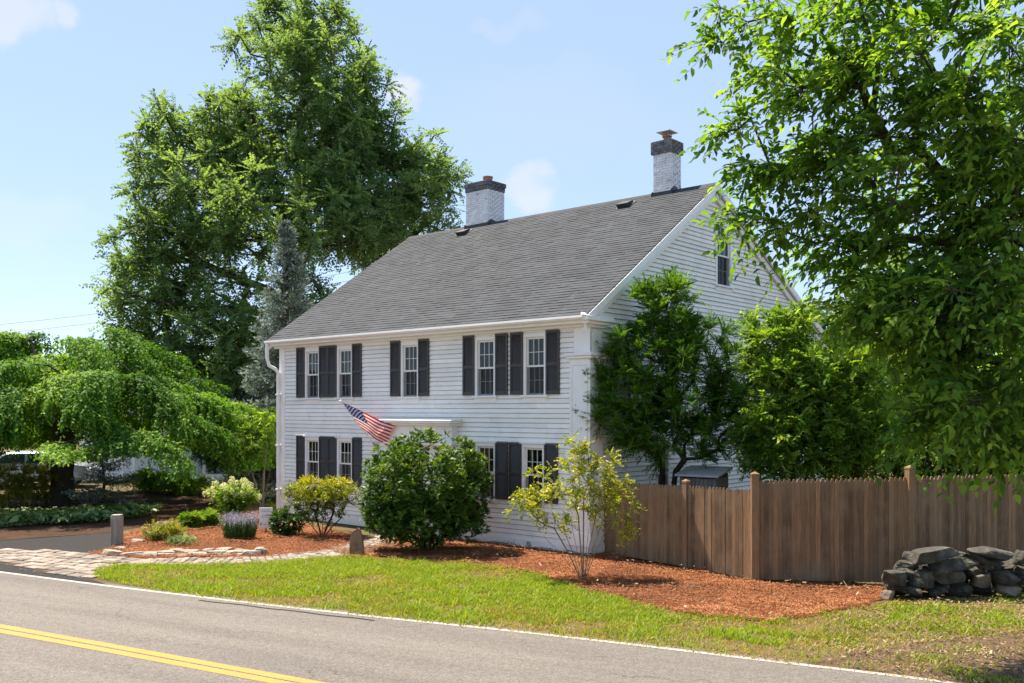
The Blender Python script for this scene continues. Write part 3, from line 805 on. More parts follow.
# walk: courses across its curved line
cl = G([(140,563.5), (235,562.5), (300,559), (342,553), (375,545), (398,538), (412,533)])
cl = resample(cl, .05); s_ = 0; last = -1
for i in range(1, len(cl)-1):
    dx, dy_ = cl[i+1][0]-cl[i-1][0], cl[i+1][1]-cl[i-1][1]; L = math.hypot(dx, dy_)
    s_ += math.hypot(cl[i][0]-cl[i-1][0], cl[i][1]-cl[i-1][1])
    if s_-last < .15: continue
    last = s_; a = math.atan2(dy_, dx); nx_, ny_ = -dy_/L, dx/L
    o = -.52+rp.uniform(0, .12)
    while o < .50:
        wy = rp.uniform(.16, .26); c = o+wy/2
        paver(cl[i][0]+nx_*c, cl[i][1]+ny_*c, a+rp.uniform(-.05,.05), .068, wy/2-.008, .03+rp.uniform(-.01,.008), rp.random()); o += wy
tag(pm.build('path_paving', M['paver']), kind='structure')

# ---------- loose ground cover
def scatter(poly, n, seed):
    rng = np.random.default_rng(seed); p = np.array(poly); lo, hi = p.min(0), p.max(0)
    xy = rng.uniform(lo, hi, (n, 2)); k = inpoly(xy[:, 0], xy[:, 1], poly); return xy[k], rng
def chips(name, poly, n, seed, mat, zb, lift=.03, size=(.018, .055), label=None, cat=None, dens=None):
    xy, rng = scatter(poly, n, seed)
    if dens is not None:
        xy = xy[rng.random(len(xy)) < dens(xy)]
    k = len(xy); a = rng.uniform(0, 2*PI, k); L = rng.uniform(*size, k); W = L*rng.uniform(.18, .5, k)
    tl = rng.normal(0, .35, k); z = zb+.004+np.abs(rng.normal(0, lift*.5, k))
    hump = .10*np.clip(fbm(xy[:, 0]*2.4, xy[:, 1]*2.4, seed)-.35, 0, 1)+.03*fbm(xy[:, 0]*7, xy[:, 1]*7, seed)
    d = np.stack([np.cos(a)*np.cos(tl), np.sin(a)*np.cos(tl), np.sin(tl)], 1); s = np.stack([-np.sin(a), np.cos(a), rng.normal(0, .3, k)], 1)
    c = np.column_stack([xy, z+hump+np.abs(np.sin(tl))*L*.5])
    V = np.stack([c-d*L[:, None]/2-s*W[:, None]/2, c+d*L[:, None]/2-s*W[:, None]/2, c+d*L[:, None]/2+s*W[:, None]/2, c-d*L[:, None]/2+s*W[:, None]/2], 1).reshape(-1, 3)
    F = np.arange(k*4).reshape(k, 4)
    r = np.clip(rng.random(k)*.62+.75*(fbm(xy[:, 0]*1.3, xy[:, 1]*1.3, seed+5)-.5)+.20, 0, 1)
    o = np_mesh(name, V, F, mat, None, r)
    tag(o, label, cat, None, 'stuff'); return o
bedR = rough_poly(bedR, .25, .16, 4)
chips('bark_mulch', bedR, 420000, 21, M['chips'], .012, .016, (.010,.032), 'reddish brown bark mulch spread along the house and picket fence', 'mulch')
chips('bark_mulch', bedL, 200000, 22, M['chips'], .016, .016, (.010,.032), 'reddish brown bark mulch inside the stone edged flower bed', 'mulch')
def spill(xy):
    px = 512+xy[:, 0]/xy[:, 1]*FPX; py = HY+FPX*CAMZ/xy[:, 1]
    d = py-np.interp(px, [345, 400, 470, 530, 560, 600, 640, 710, 770, 830, 900], [557, 561, 566, 573, 585, 595, 606, 618, 622, 614, 604])
    return np.clip(1-d/13, 0, 1)**2*np.clip((fbm(xy[:, 0]*2.5, xy[:, 1]*2.5, 91)-.33)*3.5, .04, 1)*((px > 345) & (px < 905))
chips('bark_mulch', lawn, 160000, 29, M['chips'], .006, .03, (.012,.035), 'loose bark mulch spilling from the bed onto the edge of the front lawn', 'mulch', spill)
chips('leaf_litter', bedR, 2600, 25, M['litter'], .07, .03, (.03,.07), 'dry tan leaves scattered over the mulch beside the house and fence', 'leaf litter')
chips('leaf_litter', G([(830,618), (900,603), (1024,596), (1150,600), (1150,705), (1024,692), (930,680), (800,662)]), 9000, 23, M['litter'], .006, .02, (.02,.06), 'dry brown leaf litter scattered over bare soil beside the stone pile', 'leaf litter')

def grass(name, poly, n, seed, hmul=1.0, dens=None, label=None, dryb=0.0):
    xy, rng = scatter(poly, n, seed)
    if dens is not None: xy = xy[rng.random(len(xy)) < dens(xy)]
    k = len(xy); a = rng.uniform(0, 2*PI, k)
    big = fbm(xy[:, 0]*.9, xy[:, 1]*.9, seed+1); sm = fbm(xy[:, 0]*4, xy[:, 1]*4, seed+2)
    H = hmul*(.028+.05*rng.random(k)*(.5+sm)); W = rng.uniform(.004, .009, k)*1.3
    lean = rng.normal(0, .5, (k, 2))*H[:, None]
    d = np.stack([np.cos(a), np.sin(a)], 1)*W[:, None]
    b0 = np.column_stack([xy-d, np.full(k, .004)]); b1 = np.column_stack([xy+d, np.full(k, .004)])
    m0 = np.column_stack([xy+lean*.45-d*.75, H*.62]); m1 = np.column_stack([xy+lean*.45+d*.75, H*.62])
    t = np.column_stack([xy+lean*1.25, H])
    V = np.concatenate([np.stack([b0, b1, m1, m0], 1).reshape(-1, 3), t]); i4 = np.arange(k)*4
    Fq = np.stack([i4, i4+1, i4+2, i4+3], 1)
    Ft = np.stack([i4+3, i4+2, 4*k+np.arange(k), 4*k+np.arange(k)], 1)
    # tips as quads with a doubled point become triangles: use a tiny offset
    V = np.concatenate([V, t+np.array([.0012, 0, -.002])]); Ft[:, 3] += k
    dry = np.clip((big-.50)*4, 0, 1)
    r = np.clip(.62-dryb+.35*rng.normal(0, .5, k)-.55*(1-np.clip((big-.28)*5, 0, 1))*rng.random(k), 0, 1)
    o = np_mesh(name, V, np.concatenate([Fq, Ft]), M['grass'], None, np.concatenate([r, r]))
    tag(o, label, 'grass', None, 'stuff'); return o
def lawn_d(xy):
    X, Y = xy[:, 0], xy[:, 1]; q = fbm(X*1.1, Y*1.1, 31); px = 512+X/Y*FPX; py = HY+FPX*CAMZ/Y
    d = np.clip((q-.30)*5, .06, 1)
    # worn strip along the asphalt and bare soil at the right under the tree
    rd = np.clip((np.interp(px, [0,120,260,400,512,640,760,900,1024,1200], [572,588,604,620,631,646,660,677,693,716])-py)/9, 0, 1)
    bare = .75*np.clip((px-620)/180, 0, 1)*np.clip((py-(np.interp(px, [600,760,850,1024,1200], [625,640,634,616,610])))/16, 0, 1)
    soilm = inpoly(X, Y, soil)
    d = np.where(soilm, d*.7*np.clip((fbm(X*2, Y*2, 61)-.40)*5, 0, 1), d)
    edge_m = np.clip((px-560)/120, 0, 1)*np.clip((fbm(X*2.6, Y*2.6, 62)-.42)*4, .06, 1)+np.clip(1-(px-560)/120, 0, 1)
    d = d*edge_m
    return d*np.clip(rd+.12*fbm(X*3, Y*3, 40), .0, 1)*(1-.86*bare*np.clip((fbm(X*1.6, Y*1.6, 50)-.22)*3.5, 0, 1))
grass('lawn_grass', lawn, 480000, 33, 1.15, lawn_d, 'short bright green lawn grass between the road and the mulch beds')
grass('dry_thatch', lawn, 190000, 36, .55, lambda xy: np.where(inpoly(xy[:, 0], xy[:, 1], soil), .25, 1.0)*np.clip((fbm(xy[:, 0]*2.2, xy[:, 1]*2.2, 81)-.2)*3, .15, 1), 'short dry straw coloured thatch between the green lawn grass', .38)
def tuft_d(xy): return lawn_d(xy)*np.clip((fbm(xy[:, 0]*3.2, xy[:, 1]*3.2, 71)-.60)*8, 0, 1)
grass('tall_grass_tufts', lawn, 130000, 35, 2.1, tuft_d, 'longer unmown grass tufts scattered through the front lawn')
grass('back_lawn_grass', backlawn, 60000, 34, 1.5, None, 'sunlit lawn grass behind the white hydrangea')
verge = [p for p in offset(edge, .09) if -12 < p[0] < 9]+[p for p in offset(edge, .42) if -12 < p[0] < 9][::-1]
chips('road_grit', verge, 26000, 27, M['grit'], .008, .006, (.008,.03), 'grey grit and sand lying along the crumbling edge of the road', 'grit')
gcov = G([(-80,527), (0,529), (60,526), (110,523), (150,517), (165,508), (120,506), (60,512), (0,512), (-80,512)])
xy, rng_ = scatter(gcov, 9000, 28); kk = len(xy)
P_ = np.column_stack([xy, .05+.16*rng_.random(kk)*fbm(xy[:, 0]*2, xy[:, 1]*2, 9)]); a_ = rng_.uniform(0, 2*PI, kk)
GC = (P_, np.stack([np.cos(a_), np.sin(a_), rng_.uniform(-.1, .5, kk)], 1), np.array([0, 0, 1.])+rng_.normal(0, .3, (kk, 3)), rng_.uniform(.07, .14, kk), rng_.uniform(.04, .08, kk), np.clip(rng_.normal(.4, .22, kk), 0, 1))

# ------------------------------------------------------------------ plants: shared machinery
def unit(v): return v/np.maximum(np.linalg.norm(v, axis=-1, keepdims=True), 1e-9)
def leaves_mesh(name, P, D, Nn, L, W, mat, parent, rnd, off=(0,0,0), fold=.12, hexa=False):
    P = P-np.array(off); Sd = unit(np.cross(D, Nn)); Nn = np.cross(Sd, D)
    L = L[:, None]; W = W[:, None]; k = len(P); i = np.arange(k)
    if hexa:   # six-point leaf folded along the midrib and curling down at the tip
        p = [P, P+D*L*.32+Sd*W*.48+Nn*L*fold, P+D*L*.72+Sd*W*.36+Nn*L*fold*.5, P+D*L*1.0-Nn*L*.16, P+D*L*.72-Sd*W*.36+Nn*L*fold*.5, P+D*L*.32-Sd*W*.48+Nn*L*fold, P+D*L*.55-Nn*L*.02]
        V = np.stack(p, 1).reshape(-1, 3); j = i*7
        F = np.concatenate([np.stack([j, j+1, j+2, j+6], 1), np.stack([j+6, j+2, j+3, j+4], 1), np.stack([j, j+6, j+4, j+5], 1)])
        return np_mesh(name, V, F, mat, parent, np.concatenate([rnd, rnd, rnd]))
    V = np.stack([P, P+D*L*.45+Sd*W*.5+Nn*L*fold, P+D*L, P+D*L*.45-Sd*W*.5+Nn*L*fold], 1).reshape(-1, 3)
    return np_mesh(name, V, (i*4)[:, None]+np.arange(4), mat, parent, rnd)
def twigs(C, O, m, length, n, L, W, rng, spread=.9, droop=.25, bias=.6, up=.15, ang=.9, flat=.5, crnd=None, rj=.16, start=.12):
    """leafy twigs: m twigs from each centre C, biased to direction O; n leaves alternating along every twig"""
    K = len(C); T = K*m
    c = np.repeat(C, m, 0); o = np.repeat(O, m, 0)
    d = unit(rng.normal(0, 1, (T, 3))*spread+o*bias+np.array([0, 0, up]))
    ln = (length if np.ndim(length) == 0 else np.repeat(length, m))*rng.uniform(.55, 1.15, T)
    s = np.linspace(start, 1, n)[None, :]+rng.normal(0, .3/n, (T, n))
    pos = c[:, None]+d[:, None]*(ln[:, None]*s)[..., None]
    pos[..., 2] -= droop*(ln[:, None]*s**2)
    dl = d[:, None]+np.stack([np.zeros_like(s), np.zeros_like(s), -2*droop*s], -1); dl = unit(dl)
    upv = unit(np.array([0, 0, 1.0])+rng.normal(0, 1-flat, (T, 3)))
    sd = unit(np.cross(dl, upv[:, None]))
    sg = np.where(np.arange(n) % 2 == 0, 1, -1)[None, :, None]
    a = ang*rng.uniform(.7, 1.2, (T, n))[..., None]
    D = unit(dl*np.cos(a)+sd*sg*np.sin(a)+np.array([0, 0, -.2*droop]))
    Nn = unit(upv[:, None]+rng.normal(0, .35, (T, n, 3)))
    ll = L*rng.uniform(.7, 1.2, (T, n)); ww = W*rng.uniform(.8, 1.2, (T, n))
    base = .5 if crnd is None else np.repeat(crnd, m)[:, None]
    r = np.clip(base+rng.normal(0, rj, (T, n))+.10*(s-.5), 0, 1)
    return pos.reshape(-1, 3), D.reshape(-1, 3), Nn.reshape(-1, 3), ll.ravel(), ww.ravel(), r.ravel(), (c, pos[:, -1])
def skeleton(trunk, targets, rng, seg=.7, pen=.25, sag=.1, mini=1):
    pos = [np.array(p, float) for p in trunk]; par = [-1]+list(range(len(trunk)-1)); pl = [0.0]
    for i in range(1, len(trunk)): pl.append(pl[-1]+np.linalg.norm(pos[i]-pos[i-1]))
    base = pos[0]; order = np.argsort(np.linalg.norm((targets-pos[-1])*np.array([1,1,.8]), axis=1)); tips = {}
    for q in order:
        t = targets[q]; A = np.array(pos[mini:]); d = np.linalg.norm(A-t, axis=1)
        below = np.clip(A[:, 2]-t[2], 0, None)*.8
        i = int(np.argmin(d+pen*np.array(pl[mini:])+below))+mini
        p0 = pos[i]; dist = np.linalg.norm(t-p0); k = max(1, int(dist/seg))
        pd = unit(p0-pos[par[i]]) if par[i] >= 0 else np.array([0, 0, 1.0])
        ctrl = p0+pd*dist*.3+(t-p0)*.25+np.array([0, 0, sag*dist]); pi = i
        for j in range(1, k+1):
            s = j/k; p = (1-s)**2*p0+2*s*(1-s)*ctrl+s*s*t+(rng.normal(0, .035*min(dist, 1.5), 3) if j < k else 0)
            pl.append(pl[pi]+np.linalg.norm(p-pos[pi])); pos.append(p); par.append(pi); pi = len(pos)-1
        tips[q] = pi
    return np.array(pos), np.array(par), tips
def limbs(name, pos, par, R0, rt, mat, parent, off=(0,0,0), p=2.3, sides=6, flare=1.0):
    n = len(pos); acc = np.zeros(n); kids = np.zeros(n, int)
    for i in range(n-1, 0, -1):
        if kids[i] == 0: acc[i] = 1
        acc[par[i]] += acc[i]; kids[par[i]] += 1
    r = acc**(1/p); rm = r[0]; ex = math.log(R0/rt)/math.log(max(rm, 1.01)); r = rt*r**ex
    r = np.minimum(r, R0); pos = pos-np.array(off)
    idx = np.arange(1, n); a = pos[par[idx]]; b = pos[idx]; ra = np.minimum(r[par[idx]], r[idx]*1.35); rb = r[idx]
    root = par[idx] == 0; ra[root] = r[0]*flare
    # close the joints: start each limb at its parent's centre
    d = unit(b-a); ref = np.where(np.abs(d[:, 2:3]) < .9, np.array([[0, 0, 1.0]]), np.array([[1.0, 0, 0]]))
    u = unit(np.cross(d, ref)); v = np.cross(d, u); th = np.arange(sides)*2*PI/sides
    ring = u[:, None]*np.cos(th)[None, :, None]+v[:, None]*np.sin(th)[None, :, None]
    bb = b+d*rb[:, None]*.35
    V = np.concatenate([a[:, None]+ring*ra[:, None, None], bb[:, None]+ring*rb[:, None, None]], 1).reshape(-1, 3)
    E = len(idx); j = np.arange(E)[:, None]*2*sides; k = np.arange(sides)[None]; l = (k+1) % sides
    F = np.stack([j+k, j+l, j+sides+l, j+sides+k], -1).reshape(-1, 4)
    return np_mesh(name, V, F, mat, parent, smooth=True)
def lobes_pts(lobes, rng, shell=.45, gap=.0):
    out = []; od = []
    for (c, r, n) in lobes:
        d = unit(rng.normal(0, 1, (n, 3))); rad = rng.random(n)**shell
        p = np.array(c)+d*rad[:, None]*np.array(r); out.append(p); od.append(unit(d*np.array(r)))
    return np.concatenate(out), np.concatenate(od)
def plant(name, label, cat, base, lobes, mat, bark, R0, rt, twig, trunk=None, seed=1, group=None, mini=1, seg=.6, pen=.25, sag=.08, shell=.45, crown='crown', stem='trunk', hexa=False, crj=.22, zcol=0.0, sides=6, extra=0, flare=1.15, fold=.12, stems=None):
    """a woody plant: trunk and limbs grown to clusters inside the lobes, then leafy twigs on every cluster"""
    rng = np.random.default_rng(seed); base = np.array([base[0], base[1], 0.0])
    e = empty(name, base); tag(e, label, cat, group)
    C, O = lobes_pts(lobes, rng, shell)
    C = C+base; C[:, 2] = np.maximum(C[:, 2], .12)
    if trunk is None:
        zmin = C[:, 2].min(); trunk = [(0, 0, 0), (0, 0, max(.15, zmin*.6))]
    tp = [base+np.array(t) for t in trunk]
    if stems:      # several stems rise from the ground
        pos = [base]; par = [-1]
        for sx, sy, sz in stems:
            q = base+np.array([sx*.12, sy*.12, .02]); pos += [q, base+np.array([sx*.5, sy*.5, sz*.5]), base+np.array([sx, sy, sz])]; k = len(pos); par += [0, k-3, k-2]
        pos_, par_ = np.array(pos), np.array(par)
        # grow on top of the stems
        P, A, pl = list(pos_), list(par_), [0.0]*len(pos_)
        for q in np.argsort(np.linalg.norm(C-base, axis=1)):
            t = C[q]; arr = np.array(P); d = np.linalg.norm(arr-t, axis=1)+.8*np.clip(arr[:, 2]-t[2], 0, None)+.12*np.array(pl); d[0] += 9; i = int(np.argmin(d))
            p0 = P[i]; dist = np.linalg.norm(t-p0); kk = max(1, int(dist/seg)); pi = i
            pd = unit(p0-P[A[i]]) if A[i] >= 0 else np.array([0, 0, 1.]); ctrl = p0+pd*dist*.4+(t-p0)*.2
            for j in range(1, kk+1):
                s = j/kk; P.append((1-s)**2*p0+2*s*(1-s)*ctrl+s*s*t+(rng.normal(0, .02*min(dist, 1), 3) if j < kk else 0)); A.append(pi); pl.append(pl[pi]+dist/kk); pi = len(P)-1
        pos, par = np.array(P), np.array(A)
    else:
        pos, par, _ = skeleton(tp, C, rng, seg, pen, sag, mini)
    limbs(stem, pos, par, R0, rt, bark, e, base, sides=sides, flare=flare)
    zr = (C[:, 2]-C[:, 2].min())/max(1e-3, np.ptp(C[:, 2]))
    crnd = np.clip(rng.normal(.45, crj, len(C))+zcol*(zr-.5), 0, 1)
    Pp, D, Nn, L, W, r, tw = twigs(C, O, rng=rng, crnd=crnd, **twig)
    keep = Pp[:, 2] > .02
    leaves_mesh(crown, Pp[keep], D[keep], Nn[keep], L[keep], W[keep], mat, e, r[keep], base, fold, hexa)
    return e

P_, D_, N__, L_, W_, r_ = GC
tag(leaves_mesh('ground_cover', P_, D_/np.linalg.norm(D_, axis=1)[:, None], N__, L_, W_, M['hosta'], None, r_), 'low green ground cover growing in the bed under the weeping tree', 'ground cover', None, 'stuff')
# ------------------------------------------------------------------ trees and shrubs
def gpt(px, py): return gp(px, py)
# big deciduous tree behind the house
def bl(px, py, Y, rpx, rpy, ry, n, base):
    return (((px-CXP)*Y/FPX-base[0], Y-base[1], CAMZ-(py-HY)*Y/FPX), (rpx*Y/FPX, ry, rpy*Y/FPX), n)
BT = (-11.3, 46.0)
plant('oak_tree', 'very tall broad leafy tree rising behind the house', 'tree', BT, [
    bl(250, 150, 45, 45, 55, 3, 52, BT), bl(140, 300, 44, 30, 40, 3, 31, BT), bl(160, 365, 44, 42, 35, 3, 38, BT), bl(350, 120, 45, 34, 50, 3, 31, BT), bl(345, 200, 44, 55, 50, 3, 42, BT),
    bl(300, 70, 46, 68, 78, 4.2, 86, BT), bl(345, 110, 45, 52, 82, 3.6, 68, BT), bl(300, 30, 46, 42, 40, 2.4, 30, BT),
    bl(215, 215, 45, 78, 62, 4.5, 104, BT), bl(180, 160, 46, 46, 58, 3, 58, BT), bl(228, 135, 46, 34, 40, 2.6, 27, BT), bl(160, 262, 45, 46, 50, 3.6, 53, BT), bl(370, 150, 46, 26, 40, 2.4, 20, BT),
    bl(300, 215, 43, 85, 65, 4.5, 109, BT), bl(390, 200, 46, 48, 62, 3.6, 53, BT), bl(425, 195, 47, 40, 52, 3, 46, BT), bl(432, 160, 47, 24, 26, 2, 14, BT),
    bl(200, 320, 44, 66, 55, 4, 68, BT), bl(270, 330, 43, 70, 70, 4, 68, BT), bl(385, 245, 46, 50, 32, 3, 27, BT), bl(195, 385, 44, 50, 32, 3.5, 39, BT),
    ], M['oak'], M['bark'], .62, .035, dict(m=15, length=1.05, n=15, L=.17, W=.105, droop=.2, spread=1.0, bias=.35, up=.2),
    trunk=[(0,0,0), (.1,0,2.5), (.3,.1,5), (.2,.2,8), (.6,.1,11), (.9,.1,15), (.8,0,18)], seed=42, mini=2, seg=1.2, pen=.10, sag=.05, shell=.42, crj=.20)

# conifers ---------------------------------------------------------------
def conifer(name, label, cat, base, H, Rb, mat, bark, seed, z0=.3, whorl=.42, nb=11, L=.11, W=.028, group=None, power=.85, upturn=.12, dens=1.0, R0=.16):
    rng = np.random.default_rng(seed); b = np.array([base[0], base[1], 0.0]); e = empty(name, b); tag(e, label, cat, group)
    tm = MB(); tm.tube([(0,0,0), (.03,.02,H*.4), (-.02,.0,H*.75), (0,0,H*.985)], [R0, R0*.7, R0*.35, .012], 8)
    P, D, Nn, LL, WW_, RR = [], [], [], [], [], []
    z = z0
    while z < H*.97:
        f = 1-z/H; R_ = Rb*f**power
        k = max(4, int(nb*(.4+.6*f)))
        for q in range(k):
            a = rng.uniform(0, 2*PI); ln = R_*rng.uniform(.65, 1.12)+.06; zz = z+rng.uniform(-.5, .5)*whorl
            d = np.array([math.cos(a), math.sin(a), 0]); n = max(5, int(ln/.075*dens)); s = np.linspace(.08, 1, n)
            slope = .25-.55*f
            c = np.array([0, 0, zz])+d*(s*ln)[:, None]+np.array([0, 0, 1])*((slope*s+upturn*2*s*s)*ln)[:, None]
            tm.tube([tuple(c[0]-d*.08*ln), tuple(c[n//2]), tuple(c[-1])], [.012+.018*f, .012, .004], 4, cap=False)
            sd = np.array([-math.sin(a), math.cos(a), 0])
            for sg in (-1, 1):
                sl = ln*.42*(1-s*.75)+.04
                for (cc, l_, ss) in zip(c, sl, s):
                    m = max(2, int(l_/.075*dens)); u = np.linspace(.05, 1, m); dd = unit(sd*sg+d*.9+np.array([0, 0, rng.normal(0, .12)]))
                    pp = cc+dd*(u*l_)[:, None]+np.array([0, 0, -.10])*(u**2*l_)[:, None]
                    for w in range(3):
                        v = unit(dd+rng.normal(0, .65, (m, 3))+np.array([0, 0, .25]))
                        P.append(pp); D.append(v); Nn.append(unit(np.array([0, 0, 1.])+rng.normal(0, .6, (m, 3)))); LL.append(L*rng.uniform(.7, 1.2, m)); WW_.append(W*rng.uniform(.8, 1.3, m)); RR.append(np.clip(.35+.35*ss*u+rng.normal(0, .15, m), 0, 1))
        z += whorl*(.5+.5*f)
    tm.build('trunk', bark, e, smooth=True)
    leaves_mesh('crown', np.concatenate(P)+b, np.concatenate(D), np.concatenate(Nn), np.concatenate(LL), np.concatenate(WW_), mat, e, np.concatenate(RR), b, .0)
    return e
Ysp = 33.5
conifer('spruce_tree', 'tall silvery blue spruce beside the far corner of the house', 'tree', ((287-CXP)*Ysp/FPX, Ysp), CAMZ+(409-218)*Ysp/FPX, 2.35, M['spruce'], M['darkbark'], 5, z0=.6, whorl=.46, nb=16, L=.19, W=.05, dens=.58, power=.95)
conifer('dwarf_spruce', 'low spreading blue green spruce under the weeping tree', 'shrub', gpt(103, 505), 1.95, 1.25, M['spruce'], M['darkbark'], 6, z0=.12, whorl=.3, nb=11, L=.12, W=.032, dens=.7, power=.6, R0=.07)

# weeping tree ------------------------------------------------------------
def weeping():
    rng = np.random.default_rng(9); bx, by = gp(62, 505); b = np.array([bx, by, 0.0])
    e = empty('weeping_tree', b); tag(e, 'broad weeping tree with cascading bright green foliage and a thick dark trunk', 'tree')
    T, O = [], []
    R_, H = 5.7, 5.7
    tries = 0
    while len(T) < 100 and tries < 20000:
        tries += 1
        a = rng.uniform(0, 2*PI); rho = rng.random()**.55
        z = 1.9+(H-1.9)*(1-rho**2.3)**.75+rng.uniform(-.75, .12)*(1 if rng.random() < .6 else 2.5)
        p = np.array([math.cos(a)*R_*rho*(1.05 if math.cos(a) > 0 else 1.0), math.sin(a)*R_*rho*.95, max(1.95, z)])
        if T and np.min(np.linalg.norm(np.array(T)-p, axis=1)) < .92: continue
        T.append(p); O.append(np.array([math.cos(a), math.sin(a), 0]))
    T = np.array(T)+b; O = np.array(O)
    pos, par, _ = skeleton([b, b+np.array([.02,0,.5]), b+np.array([.0,0,1.1]), b+np.array([.05,.1,1.9]), b+np.array([.0,.1,2.6])], T, rng, .55, .15, .18, 2)
    limbs('trunk', pos, par, .36, .02, M['darkbark'], e, b, sides=9, flare=1.5)
    # strands: rise a little outwards, then fall
    K = len(T); m = 150; Q = K*m
    ao = unit(O+rng.normal(0, .35, O.shape)*np.array([1, 1, 0])); al = rng.uniform(1.0, 2.2, K)
    sa = rng.random(Q); o = np.repeat(ao, m, 0); aq = np.repeat(al, m)
    t = np.repeat(T, m, 0)+o*((sa-.25)*aq)[:, None]+rng.normal(0, .19, (Q, 3))*np.array([1, 1, .25]); t[:, 2] += .12*sa-.62*sa**2*aq
    d = unit(o*1.0+rng.normal(0, .65, (Q, 3))*np.array([1, 1, .2])); d[:, 2] = np.abs(d[:, 2])*.6+.12
    ln = rng.uniform(.3, 1.5, Q)*np.repeat(rng.uniform(.6, 1.35, K), m); n = 20
    s = np.linspace(0, 1, n)[None]; x = 1-np.exp(-2.4*s)
    reach = (.62*rng.uniform(.6, 1.2, Q))[:, None]
    pos = t[:, None]+d[:, None]*(reach*x)[..., None]; pos[..., 2] -= (ln[:, None]*np.clip(s-.12, 0, 1)**1.25)
    pos += rng.normal(0, .02, pos.shape)
    tang = unit(np.gradient(pos, axis=1)); side = unit(np.cross(tang, np.array([0, 0, 1.0])+rng.normal(0, .3, (Q, 1, 3))))
    sg = np.where(np.arange(n) % 2 == 0, 1, -1)[None, :, None]
    D = unit(tang*.75+side*sg*.65+np.array([0, 0, -.25])+rng.normal(0, .2, pos.shape)); Nn = unit(d[:, None]*.6+np.array([0, 0, .8])+rng.normal(0, .35, pos.shape))
    cr = np.repeat(np.clip(rng.normal(.5, .20, K), .1, 1), m)[:, None]
    r = np.clip(cr+rng.normal(0, .14, (Q, n))+.12*(1-s)-.05, 0, 1)
    L = rng.uniform(.085, .13, (Q, n)); lowz = np.where(pos[..., 0]-bx < 4.3, 1.5, .95)+.5*fbm(pos[..., 0], pos[..., 1], 3); k = (pos[..., 2] > lowz).ravel() & (rng.random(Q*n) < .95)
    leaves_mesh('crown', pos.reshape(-1, 3)[k], D.reshape(-1, 3)[k], Nn.reshape(-1, 3)[k], L.ravel()[k], L.ravel()[k]*.60, M['weep'], e, r.ravel()[k], b, .08)
weeping()

# yew beside the gable ------------------------------------------------------
YB = (3.42, 20.75)
def cone_pts(specs): return specs
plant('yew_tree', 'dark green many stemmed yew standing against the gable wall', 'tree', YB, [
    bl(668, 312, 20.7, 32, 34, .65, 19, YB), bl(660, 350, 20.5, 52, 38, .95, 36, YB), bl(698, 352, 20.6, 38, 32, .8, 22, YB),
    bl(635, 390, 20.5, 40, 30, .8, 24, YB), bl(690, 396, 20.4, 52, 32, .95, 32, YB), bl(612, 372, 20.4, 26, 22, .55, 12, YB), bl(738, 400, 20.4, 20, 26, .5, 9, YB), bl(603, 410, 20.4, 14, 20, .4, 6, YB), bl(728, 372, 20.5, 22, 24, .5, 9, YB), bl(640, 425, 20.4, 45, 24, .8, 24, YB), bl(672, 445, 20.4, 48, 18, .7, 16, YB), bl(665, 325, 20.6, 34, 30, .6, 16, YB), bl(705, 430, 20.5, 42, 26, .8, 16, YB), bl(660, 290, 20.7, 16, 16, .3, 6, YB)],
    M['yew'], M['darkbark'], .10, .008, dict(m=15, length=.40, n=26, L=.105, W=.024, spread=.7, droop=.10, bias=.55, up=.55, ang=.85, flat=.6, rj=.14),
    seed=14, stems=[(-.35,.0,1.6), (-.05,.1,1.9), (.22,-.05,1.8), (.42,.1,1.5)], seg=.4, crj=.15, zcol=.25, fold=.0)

# light bushy tree behind the fence
LB = (6.35, 19.9)
plant('lilac_tree', 'light yellowish green bushy tree behind the picket fence', 'tree', LB, [
    bl(785, 385, 19.7, 45, 55, 1.0, 102, LB), bl(815, 430, 19.6, 62, 48, 1.0, 136, LB), bl(770, 345, 19.8, 22, 38, .5, 31, LB), bl(845, 385, 19.9, 50, 48, 1.1, 94, LB), bl(765, 440, 19.5, 28, 40, .7, 58, LB), bl(795, 325, 19.9, 16, 18, .4, 14, LB), bl(870, 440, 19.7, 42, 38, .9, 61, LB)],
    M['lilac'], M['bark'], .09, .008, dict(m=12, length=.42, n=13, L=.095, W=.05, spread=.9, droop=.15, bias=.45, up=.35),
    seed=15, stems=[(-.5,0,1.5), (0,.1,1.8), (.45,0,1.6)], seg=.4, crj=.22, zcol=.15)
# dark shrubs and trees filling the yard behind the fence
for i, (px, Y, hpx, wpx, n, mt, lab) in enumerate([
    (905, 21.5, 372, 55, 70, 'darkbush', 'dark dense shrub behind the fence next to the light bushy tree'),
    (975, 22.5, 345, 60, 80, 'green', 'mid green tall shrub behind the fence post near the stone pile'),
    (1050, 21.5, 360, 60, 70, 'darkbush', 'dark shrub behind the fence at the right edge of the photo')]):
    X = (px-CXP)*Y/FPX; H = CAMZ-(hpx-HY)*Y/FPX; w = wpx*Y/FPX
    plant('leafy_shrub', lab, 'shrub', (X, Y), [((0, 0, H*.62), (w, w*.8, H*.40), n), ((0, 0, H*.3), (w*1.05, w*.85, H*.26), n//2)], M[mt], M['darkbark'], .10, .008,
          dict(m=12, length=.5, n=13, L=.12, W=.06, spread=.9, droop=.2, bias=.45, up=.2), seed=50+i, seg=.5)
